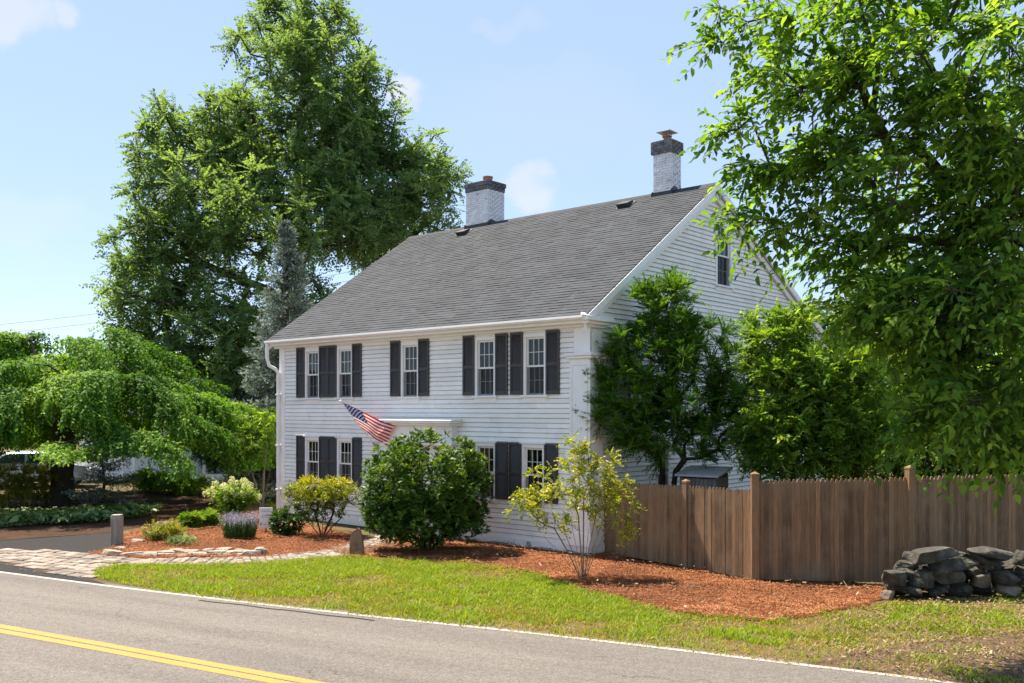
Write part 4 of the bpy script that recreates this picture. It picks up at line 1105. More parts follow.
for i, (X, Y, H, w, lab) in enumerate([(9.5, 33, 7.5, 3.2, 'shaded tree far behind the fence, directly beyond the light bushy tree'), (15.5, 34, 9.5, 3.6, 'large shaded tree far behind the fence at the right edge')]):
    plant('yard_tree', lab, 'tree', (X, Y), [((0, 0, H*.65), (w, w, H*.33), 150), ((0, 0, H*.35), (w*.9, w*.9, H*.2), 60)], M['oak'], M['darkbark'], .22, .015,
          dict(m=12, length=.75, n=13, L=.19, W=.11, spread=.95, droop=.2, bias=.4, up=.2), trunk=[(0,0,0), (0,0,1.2), (.1,0,2.4), (.1,0,3.8)], seed=60+i, seg=.8)

# overhanging tree on the right: trunk outside the frame
WT = (8.3, 12.2)
def overhang():
    rng = np.random.default_rng(77); b = np.array([WT[0], WT[1], 0.]); e = empty('overhanging_tree', b)
    tag(e, 'large tree at the right with leafy branches hanging over the fence', 'tree')
    L_ = []
    def lb(px, py, Y, rpx, rpy, ry, n): L_.append((((px-CXP)*Y/FPX, Y, CAMZ-(py-HY)*Y/FPX), (rpx*Y/FPX, ry, rpy*Y/FPX), n))
    lb(880, 70, 12.2, 110, 75, 1.5, 34); lb(800, 50, 12.6, 80, 55, 1.0, 17); lb(955, 90, 11.5, 85, 90, 1.6, 34); lb(845, 165, 12.6, 95, 50, 1.0, 22)
    lb(935, 200, 12.2, 95, 80, 1.5, 42); lb(1010, 200, 11.6, 60, 120, 1.6, 34); lb(775, 165, 13.0, 45, 14, .4, 6); lb(795, 222, 13.0, 52, 16, .4, 8); lb(850, 250, 12.8, 50, 30, .7, 11)
    lb(930, 300, 12.0, 62, 60, 1.1, 38); lb(985, 330, 11.8, 55, 80, 1.2, 42); lb(880, 300, 12.3, 40, 48, .8, 15); lb(945, 395, 11.8, 42, 48, .8, 16); lb(1010, 400, 11.8, 36, 55, .9, 19)
    lb(740, 130, 13.2, 28, 22, .4, 4); lb(730, 25, 13, 20, 22, .4, 4); lb(925, -40, 12, 150, 60, 1.8, 34); lb(1120, 80, 12, 110, 170, 2.2, 50); lb(1110, 280, 12, 90, 100, 1.8, 28)
    C, O = lobes_pts(L_, rng, .5)
    C[:, 2] = np.maximum(C[:, 2], 2.2)
    pos, par, _ = skeleton([b, b+np.array([-.05,0,1.2]), b+np.array([-.2,.05,2.4]), b+np.array([-.5,.0,3.6]), b+np.array([-.9,.1,4.8]), b+np.array([-1.2,.1,6.2])], C, rng, .45, .10, .10, 2)
    limbs('trunk', pos, par, .28, .009, M['bark'], e, b, sides=7, flare=1.3)
    cr = np.clip(rng.normal(.45, .2, len(C)), 0, 1)
    O = unit(.55*unit(C-np.array([WT[0], WT[1], 4.0]))+np.array([-.75, 0, -.22]))
    P, D, Nn, L, W, r, tw = twigs(C, O, m=7, length=.66, n=10, L=.14, W=.064, rng=rng, spread=.62, droop=.34, bias=.75, up=.0, ang=.85, flat=.62, crnd=cr, rj=.24)
    L = L*rng.uniform(.7, 1.25, len(L)); leaves_mesh('crown', P, D, Nn, L, W*L/.14, M['walnut'], e, r, b, .10, True)
    a, q = tw; a = a-b; q = q-b; d = unit(q-a); u = unit(np.cross(d, np.array([0.3, .2, 1.0]))); v = np.cross(d, u); rr = .0035
    ring = np.stack([u, -.5*u+.87*v, -.5*u-.87*v], 1)*rr; mid = (a+q)/2+np.array([0, 0, .05])
    V = np.concatenate([a[:, None]+ring*1.4, mid[:, None]+ring, q[:, None]+ring*.5], 1).reshape(-1, 3); j = np.arange(len(a))[:, None]*9
    k = np.arange(3)[None]; l = (k+1) % 3
    F = np.concatenate([np.stack([j+o+k, j+o+l, j+o+3+l, j+o+3+k], -1).reshape(-1, 4) for o in (0, 3)])
    np_mesh('twigs', V, F, M['bark'], e)
overhang()

# shrubs along the house ------------------------------------------------------
RB = gp(427, 551)
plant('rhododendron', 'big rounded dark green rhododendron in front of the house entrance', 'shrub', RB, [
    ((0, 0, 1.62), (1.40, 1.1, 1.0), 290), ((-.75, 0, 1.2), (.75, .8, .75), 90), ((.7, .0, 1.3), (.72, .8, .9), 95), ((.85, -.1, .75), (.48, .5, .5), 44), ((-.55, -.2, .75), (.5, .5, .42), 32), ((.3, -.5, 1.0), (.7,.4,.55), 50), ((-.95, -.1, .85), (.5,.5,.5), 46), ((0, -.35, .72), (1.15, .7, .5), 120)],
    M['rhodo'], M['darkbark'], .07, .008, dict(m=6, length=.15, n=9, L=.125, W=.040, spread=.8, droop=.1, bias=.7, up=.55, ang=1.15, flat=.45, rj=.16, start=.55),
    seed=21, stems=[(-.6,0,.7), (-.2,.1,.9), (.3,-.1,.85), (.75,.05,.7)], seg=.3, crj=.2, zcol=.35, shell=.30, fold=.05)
AB = gp(322, 537)
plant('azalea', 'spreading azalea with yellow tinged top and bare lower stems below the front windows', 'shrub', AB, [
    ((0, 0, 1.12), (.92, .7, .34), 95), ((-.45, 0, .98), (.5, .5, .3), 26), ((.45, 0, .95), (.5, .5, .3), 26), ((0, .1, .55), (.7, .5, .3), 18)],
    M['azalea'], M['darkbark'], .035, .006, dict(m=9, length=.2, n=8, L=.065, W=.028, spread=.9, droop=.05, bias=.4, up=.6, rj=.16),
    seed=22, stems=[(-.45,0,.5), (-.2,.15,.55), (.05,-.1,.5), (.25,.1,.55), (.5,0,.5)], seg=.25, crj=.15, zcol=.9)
YT = gp(583, 578)
plant('young_shrub', 'airy young shrub with yellow green leaves on many thin stems in the mulch', 'shrub', YT, [
    ((-.45, 0, 1.70), (.75, .55, .55), 30), ((.30, 0, 2.0), (.62, .5, .55), 34), ((.65, 0, 1.45), (.45, .4, .4), 16), ((-1.0, 0, 1.45), (.55, .4, .25), 16), ((-.6, 0, 1.05), (.5, .3, .2), 8), ((.2, 0, 1.25), (.7, .5, .3), 10), ((-.1, 0, 2.35), (.4, .3, .3), 8), ((.75, -.1, .85), (.2, .2, .15), 4)],
    M['young'], M['twig'], .03, .005, dict(m=6, length=.24, n=8, L=.066, W=.04, spread=.95, droop=.15, bias=.4, up=.3, rj=.2),
    seed=23, stems=[(-.75,0,.8), (-.55,0,.95), (-.4,.12,1.0), (-.25,-.1,1.15), (-.1,-.1,1.2), (.02,.1,1.3), (.14,-.05,1.2), (.25,.05,1.2), (.36,-.1,1.1), (.48,.0,1.0)], seg=.3, crj=.22, shell=.6)
# island bed
def low(name, label, px, py, rx, h, mat, n, seed, leaf, group=None, cat='shrub', zc=.3, hz=.5, bark='greytwig', spread=.9):
    b = gp(px, py)
    return plant(name, label, cat, b, [((0, 0, h*hz), (rx, rx*.8, h*(1-hz)*.9), n)], M[mat], M[bark], .02, .004, leaf, seed=seed, group=group, seg=.2, crj=.2, zcol=zc, shell=.35)
low('broadleaf_shrub', 'small dark green leafy shrub between the white sign and the azalea', 288, 536, .42, .75, 'dkgreen', 46, 31, dict(m=7, length=.15, n=7, L=.10, W=.045, spread=.8, droop=.15, bias=.5, up=.4))
low('mounded_shrub', 'rounded bright green dwarf shrub, left one of the pair in the stone edged bed', 190, 529, .30, .44, 'fresh', 60, 32, dict(m=10, length=.12, n=9, L=.07, W=.02, spread=.8, droop=.05, bias=.6, up=.5), 'mounded dwarf shrubs in the bed')
low('mounded_shrub', 'rounded bright green dwarf shrub, right one of the pair in the stone edged bed', 208, 527, .32, .42, 'fresh', 60, 33, dict(m=10, length=.12, n=9, L=.07, W=.02, spread=.8, droop=.05, bias=.6, up=.5), 'mounded dwarf shrubs in the bed')
low('spirea', 'low yellow green spreading shrub behind the edging stones', 165, 541, .58, .42, 'ygreen', 62, 34, dict(m=8, length=.16, n=9, L=.055, W=.022, spread=.9, droop=.15, bias=.4, up=.4))
low('grey_groundcover', 'small grey green plant low behind the edging stones', 183, 546, .34, .2, 'hosta', 26, 35, dict(m=8, length=.12, n=7, L=.04, W=.02, spread=.9, droop=.1, bias=.4, up=.3))
# russian sage / lavender clump
def lavender():
    rng = np.random.default_rng(36); x, y = gp(240, 540); b = np.array([x, y, 0.]); e = empty('lavender', b); tag(e, 'lavender clump with pale violet flower spikes above green leaves', 'plant')
    n = 420; a = rng.uniform(0, 2*PI, n); r = np.sqrt(rng.random(n))*.36
    p = np.stack([np.cos(a)*r, np.sin(a)*r*.7, np.zeros(n)], 1); h = rng.uniform(.48, .70, n)
    d = unit(np.stack([p[:, 0]*.45, p[:, 1]*.45, np.ones(n)], 1)+rng.normal(0, .07, (n, 3)))
    s = np.linspace(.1, .66, 16)[None]; P = p[:, None]+d[:, None]*(h[:, None]*s)[..., None]
    D = unit(d[:, None]*.9+rng.normal(0, .6, P.shape)); N_ = unit(rng.normal(0, 1, P.shape)+np.array([0, 0, .6])); k = P.shape[0]*P.shape[1]
    leaves_mesh('leaves', P.reshape(-1, 3), D.reshape(-1, 3), N_.reshape(-1, 3), np.full(k, .07), np.full(k, .014), M['dkgreen'], e, np.clip(rng.normal(.55, .25, k), 0, 1))
    s = np.linspace(.66, 1, 12)[None]; q = rng.random(n) < .8; P = (p[:, None]+d[:, None]*(h[:, None]*s)[..., None])[q]
    D = unit(rng.normal(0, 1, P.shape)+d[q][:, None]*.8); N_ = unit(rng.normal(0, 1, P.shape)); k = P.shape[0]*P.shape[1]
    leaves_mesh('flowers', P.reshape(-1, 3), D.reshape(-1, 3), N_.reshape(-1, 3), np.full(k, .028), np.full(k, .016), M['lavbloom'], e, rng.random(k))
lavender()
# hydrangea with cream panicles
def hydrangea():
    x, y = gp(232, 521)
    e = plant('hydrangea', 'hydrangea bush covered in cream white flower heads', 'shrub', (x, y), [((0, 0, .72), (.66, .55, .38), 60), ((0, 0, .4), (.45, .4, .25), 16)], M['fresh'], M['greytwig'], .03, .006,
              dict(m=8, length=.18, n=6, L=.09, W=.055, spread=.9, droop=.15, bias=.4, up=.4), seed=37, seg=.2, zcol=.0)
    rng = np.random.default_rng(38); K = 58
    d = unit(rng.normal(0, 1, (K, 3))); d[:, 2] = np.abs(d[:, 2])*1.0+.05-.25*(rng.random(K) < .25)
    c = np.array([0, 0, .74])+unit(d)*np.array([.70, .60, .44])*rng.uniform(.62, 1.15, (K, 1))
    n = 60; u = unit(rng.normal(0, 1, (K, n, 3))); P = c[:, None]+u*np.array([.062, .062, .085])*rng.uniform(.7, 1, (K, n, 1)); k = K*n
    N_ = unit(u+rng.normal(0, .3, u.shape)); D = unit(np.cross(N_, rng.normal(0, 1, u.shape)))
    leaves_mesh('flower_heads', P.reshape(-1, 3), D.reshape(-1, 3), N_.reshape(-1, 3), np.full(k, .034), np.full(k, .030), M['bloom'], e, rng.random(k))
hydrangea()
# small open tree between weeping tree and house
ST = gp(262, 507)
plant('small_tree', 'slender open tree with bare forked stems near the far corner of the house', 'tree', ST, [
    ((-.1, 0, 2.35), (1.0, .9, .8), 50), ((-.9, 0, 1.9), (.6, .6, .6), 24), ((.35, .1, 2.7), (.5, .5, .5), 16)], M['lilac'], M['greytwig'], .06, .007,
    dict(m=9, length=.32, n=9, L=.10, W=.045, spread=.9, droop=.25, bias=.4, up=.2), seed=39, stems=[(-.35,0,1.2), (.05,.1,1.4), (.3,-.05,1.3)], seg=.3)
# shrubs closing the garden behind the bank
for i, (px, py, rx, h, mt, lab) in enumerate([
    (150, 492, .9, .75, 'fresh', 'low bright green shrub in front of the grey neighbouring house'), (185, 494, 1.0, .62, 'fresh', 'low spreading green shrub in front of the grey neighbouring house'),
    (215, 480, .9, 2.2, 'dkgreen', 'upright dark shrub beyond the cream hydrangea'), (300, 497, 1.1, 2.6, 'darkbush', 'tall dark shrub hugging the far corner of the house'), (262, 481, 1.3, 2.8, 'darkbush', 'dark shrub behind the slender open tree')]):
    b = gp(px, py)
    plant('garden_shrub', lab, 'shrub', b, [((0, 0, h*.55), (rx, rx*.8, h*.44), int(50+30*rx*h))], M[mt], M['darkbark'], .05, .006, dict(m=10, length=.3, n=9, L=.10, W=.05, spread=.9, droop=.2, bias=.4, up=.3), seed=70+i, seg=.4)
# tall grasses / shrubs left of the weeping trunk
for i, (px, py, rx, h, lab) in enumerate([(8, 508, .95, 1.5, 'yellow green bushy clump at the left edge of the photo'), (34, 506, .8, 1.42, 'yellow green bushy clump left of the thick trunk')]):
    b = gp(px, py)
    plant('forsythia', lab, 'shrub', b, [((0, 0, h*.5), (rx, rx*.7, h*.46), 60)], M['ygreen'], M['greytwig'], .03, .005, dict(m=10, length=.3, n=11, L=.08, W=.03, spread=.7, droop=.15, bias=.5, up=.5), seed=80+i, seg=.3)
# hostas under the weeping tree
def hosta(px, py, seed, lab, sc=1.0):
    rng = np.random.default_rng(seed); x, y = gp(px, py); e = empty('hosta', (x, y, 0)); tag(e, lab, 'plant', 'hostas under the weeping tree')
    n = 46; a = rng.uniform(0, 2*PI, n); r = rng.uniform(.08, .40, n)*sc
    P = np.stack([np.cos(a)*r, np.sin(a)*r, (.30-.45*(r/sc)**1.5)*sc+rng.uniform(-.03, .05, n)], 1); P[:, 2] = np.maximum(P[:, 2], .05)
    D = unit(np.stack([np.cos(a), np.sin(a), -.25+rng.normal(0, .2, n)], 1)); N_ = unit(np.array([0, 0, 1.])+rng.normal(0, .3, (n, 3)))
    leaves_mesh('leaves', P, D, N_, rng.uniform(.18, .27, n)*sc, rng.uniform(.10, .15, n)*sc, M['hosta'], e, np.clip(rng.normal(.5, .25, n), 0, 1), (0,0,0), .08, True)
    m = MB()
    for k in range(0, n, 3): m.tube([(0, 0, 0), tuple(P[k]*np.array([.6, .6, .8])), tuple(P[k])], .006, 4)
    m.build('stems', M['dkgreen'], e)
hs = [(2,526,'leftmost hosta in the row along the bed under the weeping tree'), (17,523,'second hosta from the left in the row under the weeping tree'), (33,525,'third hosta from the left in the row under the weeping tree'), (49,522,'hosta directly below the left side of the thick trunk'), (64,524,'hosta directly below the thick trunk'), (79,521,'hosta directly below the right side of the thick trunk'), (95,522,'hosta to the left behind the granite post'), (110,519,'hosta directly behind the granite post'), (127,518,'hosta just right of the granite post'), (142,515,'rightmost hosta at the end of the shaded row')]
for i, (px, py, lab) in enumerate(hs): hosta(px, py, 90+i, lab, .95+.15*(i % 3))
# far-off woods closing the horizon
def woods():
    rng = np.random.default_rng(101); n = 26000
    a = rng.uniform(-1.15, 1.15, n); d = rng.uniform(85, 110, n); X = np.sin(a)*d*1.3; Y = np.cos(a)*d+8
    H = 4.5+5*fbm(X*.09, np.zeros(n), 4)+1.5*fbm(X*.4, np.zeros(n)+7, 5)
    P = np.stack([X, Y, H*rng.random(n)**.7], 1); D = unit(rng.normal(0, 1, (n, 3))); N_ = unit(rng.normal(0, 1, (n, 3))+np.array([0, -.5, .8]))
    o = leaves_mesh('distant_woods', P, D, N_, rng.uniform(.9, 1.8, n), rng.uniform(.7, 1.3, n), M['oak'], None, np.clip(rng.normal(.5, .2, n), 0, 1))
    tag(o, 'far-off woods closing the horizon beyond the house', 'woods', None, 'stuff')
woods()

# ------------------------------------------------------------------ fence
def fence():
    e = empty('picket_fence', (*gp(755, 581), 0)); tag(e, 'brown weathered wooden picket fence running from the house towards the stone pile', 'fence')
    ox, oy = gp(755, 581); rg = random.Random(8)
    A = np.array((1.93, 20.75)); Bm = np.array(gp(686, 568.5)); Cc = np.array((ox, oy)); Dd = np.array(((910-CXP)*16.95/FPX, 16.95)); E2 = np.array(((1058-CXP)*17.95/FPX, 17.95)); E3 = np.array(((1190-CXP)*18.9/FPX, 18.9))
    def panel(a, b, z0, z1, nx):
        d = b-a; L = np.linalg.norm(d); d = d/L; nrm = np.array([d[1], -d[0]])
        if nrm[1] > 0: nrm = -nrm
        m = MB(); x = .07
        while x < L-.07:
            w = rg.uniform(.078, .09); q = min(x+w, L-.06); t = (x+q)/2/L; top = z0+(z1-z0)*t+rg.uniform(-.015, .012); o = rg.uniform(-.004, .004); r = min(1, max(0, rg.gauss(.5, .36)))
            p0, p1 = a+d*x, a+d*q; f = nrm*(.02+o); bk = nrm*(.0+o); mid = (p0+p1)/2; sh = top-.075
            def P3(p, off, z): return (p[0]+off[0]-ox, p[1]+off[1]-oy, z)
            l = rg.uniform(-.001, .001); pq = [(p0, .03), (p1, .03), (p1+d*l, sh), (p1*.42+mid*.58+d*l, top-.010), (mid+d*l, top), (p0*.42+mid*.58+d*l, top-.010), (p0+d*l, sh)]
            vs = [P3(p, f, z) for p, z in pq]+[P3(p, bk, z) for p, z in pq]; n = 7
            m.add(vs, [tuple(range(n)), tuple(range(2*n-1, n-1, -1))]+[(i, i+n, (i+1) % n+n, (i+1) % n) for i in range(n)], r)
            x = q+rg.uniform(.0006, .003)
        for zz in (.35, (z0+z1)/2*.82):
            c0, c1 = a+d*.03, b-d*.03; vs = [(c[0]+nrm[0]*o-ox, c[1]+nrm[1]*o-oy, z) for o in (-.045, -.006) for z in (zz, zz+.085) for c in (c0, c1)]
            m.add(vs, [(0,1,3,2), (4,6,7,5), (0,4,5,1), (2,3,7,6), (0,2,6,4), (1,5,7,3)], .3)
        m.build('picket_panel', M['fence'], e)
    panel(A, Bm, 1.60, 1.665, 0); panel(Bm, Cc, 1.665, 1.70, 0); panel(Cc, Dd, 1.88, 1.96, 0); panel(Dd, E2, 1.97, 1.99, 0); panel(E2, E3, 1.99, 2.0, 0)
    for (p, z, w, dr_) in ((A+np.array((.05,-.07)), 1.72, .055, Bm-A), (Bm, 1.78, .06, Cc-Bm), (Cc, 2.02, .072, Dd-Cc), (Dd, 2.16, .068, E2-Dd), (E2, 2.16, .068, E3-E2)):
        an = math.atan2(dr_[1], dr_[0]); m = MB(); m.box(-w, w, -w, w, -.05, z-.06, .75); 
        po = m.build('post', M['fence'], e, bevel=.008); po.location = (p[0]-ox, p[1]-oy, 0); po.rotation_euler = (0, 0, an)
        c = MB(); q = w+.004; c.box(-q, q, -q, q, z-.058, z-.025, .7); c.add([(-q,-q,z-.024),(q,-q,z-.024),(q,q,z-.024),(-q,q,z-.024),(0,0,z+.02)], [(3,2,1,0),(0,1,4),(1,2,4),(2,3,4),(3,0,4)], .55)
        c.build('post_cap', M['fence'], po)
fence()

# ------------------------------------------------------------------ stones
def rock(mb, c, sx, sy, sz, rot, seed, tilt=(0,0), flat=.55, r=None):
    import bmesh
    rg = np.random.default_rng(seed); bm = bmesh.new(); bmesh.ops.create_icosphere(bm, subdivisions=4, radius=1)
    V = np.array([v.co[:] for v in bm.verts]); F = [tuple(v.index for v in f.verts) for f in bm.faces]; EE = np.array([[v.index for v in q.verts] for q in bm.edges]); bm.free()
    # angular fieldstone: clip the ball with a few random planes
    for k in range(10):
        n = unit(rg.normal(0, 1, 3)*np.array([1, 1, .55])); h = rg.uniform(.46, .80); dd = V@n; V = V-np.outer(np.clip(dd-h, 0, None), n)
    for s_ in (1, -1):
        n = unit(np.array([rg.normal(0, .12), rg.normal(0, .12), s_])); dd = V@n; V = V-np.outer(np.clip(dd-flat, 0, None), n)
    cnt = np.bincount(EE.ravel(), minlength=len(V))[:, None]
    for _ in range(1):
        acc = np.zeros_like(V); np.add.at(acc, EE[:, 0], V[EE[:, 1]]); np.add.at(acc, EE[:, 1], V[EE[:, 0]]); V = V*.4+.6*acc/cnt
    V = V+.07*np.stack([fbm(V[:, 1]*1.3+seed, V[:, 2]*1.3, seed)-.5, fbm(V[:, 0]*1.3, V[:, 2]*1.3+seed, seed+1)-.5, fbm(V[:, 0]*1.5, V[:, 1]*1.5, seed+2)-.5], 1)+.05*np.stack([fbm(V[:, 1]*3+seed, V[:, 2]*3, seed), fbm(V[:, 0]*3, V[:, 2]*3+seed, seed+1), fbm(V[:, 0]*3, V[:, 1]*3, seed+2)], 1)
    ext_ = np.ptp(V, axis=0)/2; V = (V-(V.max(0)+V.min(0))/2)/ext_*np.array([sx, sy, sz])
    Mx = Matrix.Rotation(rot, 3, 'Z') @ Matrix.Rotation(tilt[1], 3, 'Y') @ Matrix.Rotation(tilt[0], 3, 'X')
    V = V@np.array(Mx).T+np.array(c); mb.add([tuple(p) for p in V], F, rg.random() if r is None else r)
zx = lambda x: 870+x/6.65
zy = lambda y: 530+y/6.65
STN = [  # outline boxes measured on the photograph (zoomed), depth offset, tilt
 (410,165,285,92,-.10,8,'long flat grey slab lying on top of the left half of the stone pile'), (520,232,290,85,-.08,9,'dark slab directly under the long top slab'), (510,318,215,95,-.16,8,'mossy slab third from the top in the left half of the pile'),
 (170,318,205,115,-.20,-4,'broad rounded grey stone at the left end of the pile'), (335,318,150,115,-.18,-3,'blocky brownish stone in the middle of the left half of the pile'), (245,232,140,52,.0,-3,'thin flat stone tucked above the rounded left end stone'),
 (268,185,80,62,.12,0,'small stone behind the left end of the long top slab'), (228,278,130,56,-.05,0,'dark wedge stone on top of the rounded left end stone'), (240,398,225,68,-.12,0,'dark low stone under the rounded left end stone'),
 (115,436,85,78,-.26,0,'small pale brown stone on the mulch at the left foot of the pile'), (585,172,100,52,.1,4,'small dark stone right of the long top slab'), (800,152,262,78,-.12,-13,'long slanting slab lying on top of the right half of the stone pile'),
 (775,205,240,62,-.02,-9,'dark slab directly under the slanting top slab'), (780,243,120,46,-.14,-20,'narrow tilted stone below the slanting slabs'), (900,312,178,88,-.20,0,'pointed greenish grey stone in the right half of the pile'),
 (745,330,140,105,-.12,0,'blocky tan stone under the right half of the pile'), (690,262,160,66,.0,0,'dark stone filling the gap between the two halves of the pile'), (1008,186,110,100,-.05,0,'upright stone at the right edge of the photo'),
 (1015,262,100,58,-.14,0,'flat stone below the upright stone at the right edge'), (1020,330,100,66,-.16,0,'square stone at the right edge just above the soil'), (935,395,180,78,-.2,0,'earth coloured low stone at the foot of the right half'),
 (455,400,150,78,-.10,0,'dark low stone under the middle of the left half'), (600,395,160,90,-.02,0,'shadowed stone at the foot of the gap'), (1120,250,150,120,0,0,'large stone just beyond the right edge'), (1130,370,170,110,-.1,0,'low stone just beyond the right edge')]
for i, (x, y, w, h, dy_, tl_, lab) in enumerate(STN):
    Y = 15.95+dy_; sc = Y/FPX; px, py = zx(x), zy(y)
    c = ((px-CXP)*sc, Y, CAMZ-(py-HY)*sc); hw = w/6.65*sc/2; hh = h/6.65*sc/2
    mb = MB(); rock(mb, (0, 0, 0), hw*1.02, max(.16, min(.32, hw*.9)), hh*1.0, 0, 300+i, (random.uniform(-.2,.2), -math.radians(tl_)+random.uniform(-.05,.05)), .62)
    mt = M['stonew'] if i in (9, 15, 20) else M['stone']
    o = mb.build('fieldstone', mt, None); o.location = c
    if c[2]-hh > .05 or True: pass
    tag(o, lab, 'stone', 'stones of the dry stone pile')
# rubble core of the pile, behind the face stones
for i in range(14):
    px = 893+i*11; Y = 16.22+random.uniform(-.05,.12); z = .16+.22*(i % 2)
    mb = MB(); rock(mb, (0,0,0), random.uniform(.14,.22), random.uniform(.14,.22), random.uniform(.12,.18), random.uniform(0,3), 340+i)
    o = mb.build('fieldstone', M['stone']); o.location = ((px-CXP)*Y/FPX, Y, z); tag(o, 'dark filler stone wedged inside the stone pile behind the face stones', 'stone', 'filler stones inside the dry stone pile')
# edging stones of the island bed
ed = [(113,553,17,9), (121,549,10,7), (131,554,20,6), (149,554,18,6), (165,553,17,6), (176,551,14,6), (187,552,20,7), (199,554,16,7), (207,551,12,7), (216,553,17,7), (224,550,14,6), (233,553,17,7), (243,552,18,8), (252,553,14,8), (260,551,11,10), (138,541,13,5), (152,533,14,6), (166,524,16,7)]
names = ['big rounded end stone of the bed edging beside the granite post', 'small edging stone against the foot of the granite post', 'long thin edging stone just right of the big rounded end stone', 'thin edging stone left of the yellow green shrub', 'thin edging stone in front of the yellow green shrub', 'small raised edging stone right of the yellow green shrub', 'flat edging stone in front of the small grey green plant', 'edging stone right of the small grey green plant', 'short pale edging stone left of the lavender', 'flat edging stone at the left front of the lavender', 'pale upper edging stone in front of the lavender', 'edging stone in front of the middle of the lavender', 'long edging stone at the right front of the lavender', 'edging stone next to the rounded right end stone', 'rounded block ending the bed edging on the right', 'pale edging stone on the back curve nearest the granite post', 'pale edging stone midway along the back curve of the bed', 'pale edging stone farthest along the back curve of the bed']
for i, ((px, py, w, h), lab) in enumerate(zip(ed, names)):
    x, Y = gp(px, py+h*.35); sc = Y/FPX; mb = MB(); hh = h*sc*.40
    rock(mb, (0,0,0), w*sc*.64, .14, hh, random.uniform(-.25,.25), 400+i, (0, random.uniform(-.08,.08)), .5)
    o = mb.build('edging_stone', M['edgestone']); o.location = (x, Y, hh*.8); tag(o, lab, 'stone', 'edging stones round the island bed')
# second course under the front edging
for i in range(12):
    px = 125+i*11.5; x, Y = gp(px, 556.5); mb = MB(); rock(mb, (0,0,0), random.uniform(.12,.2), .1, .035, random.uniform(-.2,.2), 430+i, (0,0), .5)
    o = mb.build('edging_stone', M['edgestone']); o.location = (x, Y+.06, .03); tag(o, 'thin flat stone in the bottom course of the bed edging', 'stone', 'bottom course of the bed edging')
# standing brown stone
x, y = gp(357, 556)
import bmesh
bm = bmesh.new(); rgs = np.random.default_rng(77)
outl = [(-.16,-.05), (.17,-.05), (.155,.18), (.135,.36), (.10,.50), (.065,.60), (.03,.63), (-.01,.58), (-.07,.545), (-.125,.50), (-.15,.30)]
fr_ = [bm.verts.new((px_, -.10+rgs.uniform(-.02,.02)+.05*max(0, pz_), pz_)) for px_, pz_ in outl]; bk_ = [bm.verts.new((px_*.92, .10+rgs.uniform(-.02,.02)-.06*max(0, pz_), pz_*.97)) for px_, pz_ in outl]
bm.faces.new(fr_); bm.faces.new(bk_[::-1])
for i in range(len(outl)): j = (i+1) % len(outl); bm.faces.new((fr_[i], bk_[i], bk_[j], fr_[j]))
bmesh.ops.triangulate(bm, faces=bm.faces[:]); bmesh.ops.recalc_face_normals(bm, faces=bm.faces)
me_ = bpy.data.meshes.new('standing_stone'); bm.to_mesh(me_); bm.free()
so = link('standing_stone', me_, M['brownstone']); so.location = (x, y, 0); bv = so.modifiers.new('b', 'BEVEL'); bv.width = .018; bv.segments = 2
tag(so, 'upright brown pointed stone standing at the edge of the paved walk', 'stone')
# granite post
x, y = gp(117, 546); mb = MB(); prof = [(-.115,-.09), (.0,-.12), (.115,-.09), (.12,.08), (.02,.115), (-.11,.09)]
mb.prism(prof, 0, .70, 'z'); mb.prism([(a*.93, b_*.93) for a, b_ in prof], .702, .735, 'z')
for k in range(7): 
    a = -.10+k*.033; mb.box(a, a+.014, -.125, -.105, .05, .66)
po = mb.build('stone_post', M['granite'], bevel=.012); po.location = (x, y, 0); tag(po, 'short weathered ribbed granite post at the corner of the bed', 'post')
# small white sign on a stake
x, y = gp(266, 533); e = empty('yard_sign', (x, y, 0), .12); tag(e, 'small white garden sign on a stake beside the lavender', 'sign')
m = MB(); m.box(-.17, .17, -.012, .0, .12, .66); m.build('sign_panel', M['trim'], e, bevel=.004)
m = MB(); m.box(-.02, .02, .001, .025, -.1, .6); m.build('stake', M['greytwig'], e)
m = MB(); rg = random.Random(2)
for zz, w in ((.585,.10), (.545,.12), (.44,.09), (.40,.12)):
    xx = -w
    while xx < w: q = xx+rg.uniform(.012,.035); m.box(xx, min(q, w), -.0145, -.0125, zz, zz+.020); xx = q+.012
m.box(-.15, -.10, -.0145, -.0125, .20, .27); m.box(.06, .14, -.0145, -.0125, .19, .29); m.box(-.06, .03, -.0145, -.0125, .22, .235)
m.build('sign_lettering', M['metal'], e)
# grey cabinet behind the fence
YCb = 20.1; e = empty('bin_store', ((704-CXP)*YCb/FPX, YCb, 0), -.62); tag(e, 'grey wooden bin store with a sloping lid behind the fence', 'cabinet')
M['greywood'] = m_var('grey_wood', (.12,.105,.095), (.22,.195,.17), 5, .85, (8,.5,.01), .15, None, (8,8,.5))
m = MB(); W2 = .42
for k in range(9):
    a = -W2+k*2*W2/9; m.box(a+.004, a+2*W2/9-.004, -.33, -.30, .0, 1.72, random.random()); m.box(a+.004, a+2*W2/9-.004, .30, .33, .0, 1.82, random.random())
for k in range(7):
    a = -.30+k*.6/7; m.box(W2-.02, W2+.01, a+.004, a+.6/7-.004, 0, 1.74, random.random()); m.box(-W2-.01, -W2+.02, a+.004, a+.6/7-.004, 0, 1.74, random.random())
m.build('body', M['greywood'], e)
m = MB(); m.prism([(-.42, 1.75), (.40, 1.90), (.40, 1.95), (-.42, 1.80)], -.50, .50, 'x'); m.build('lid', M['metal'], e, bevel=.008)
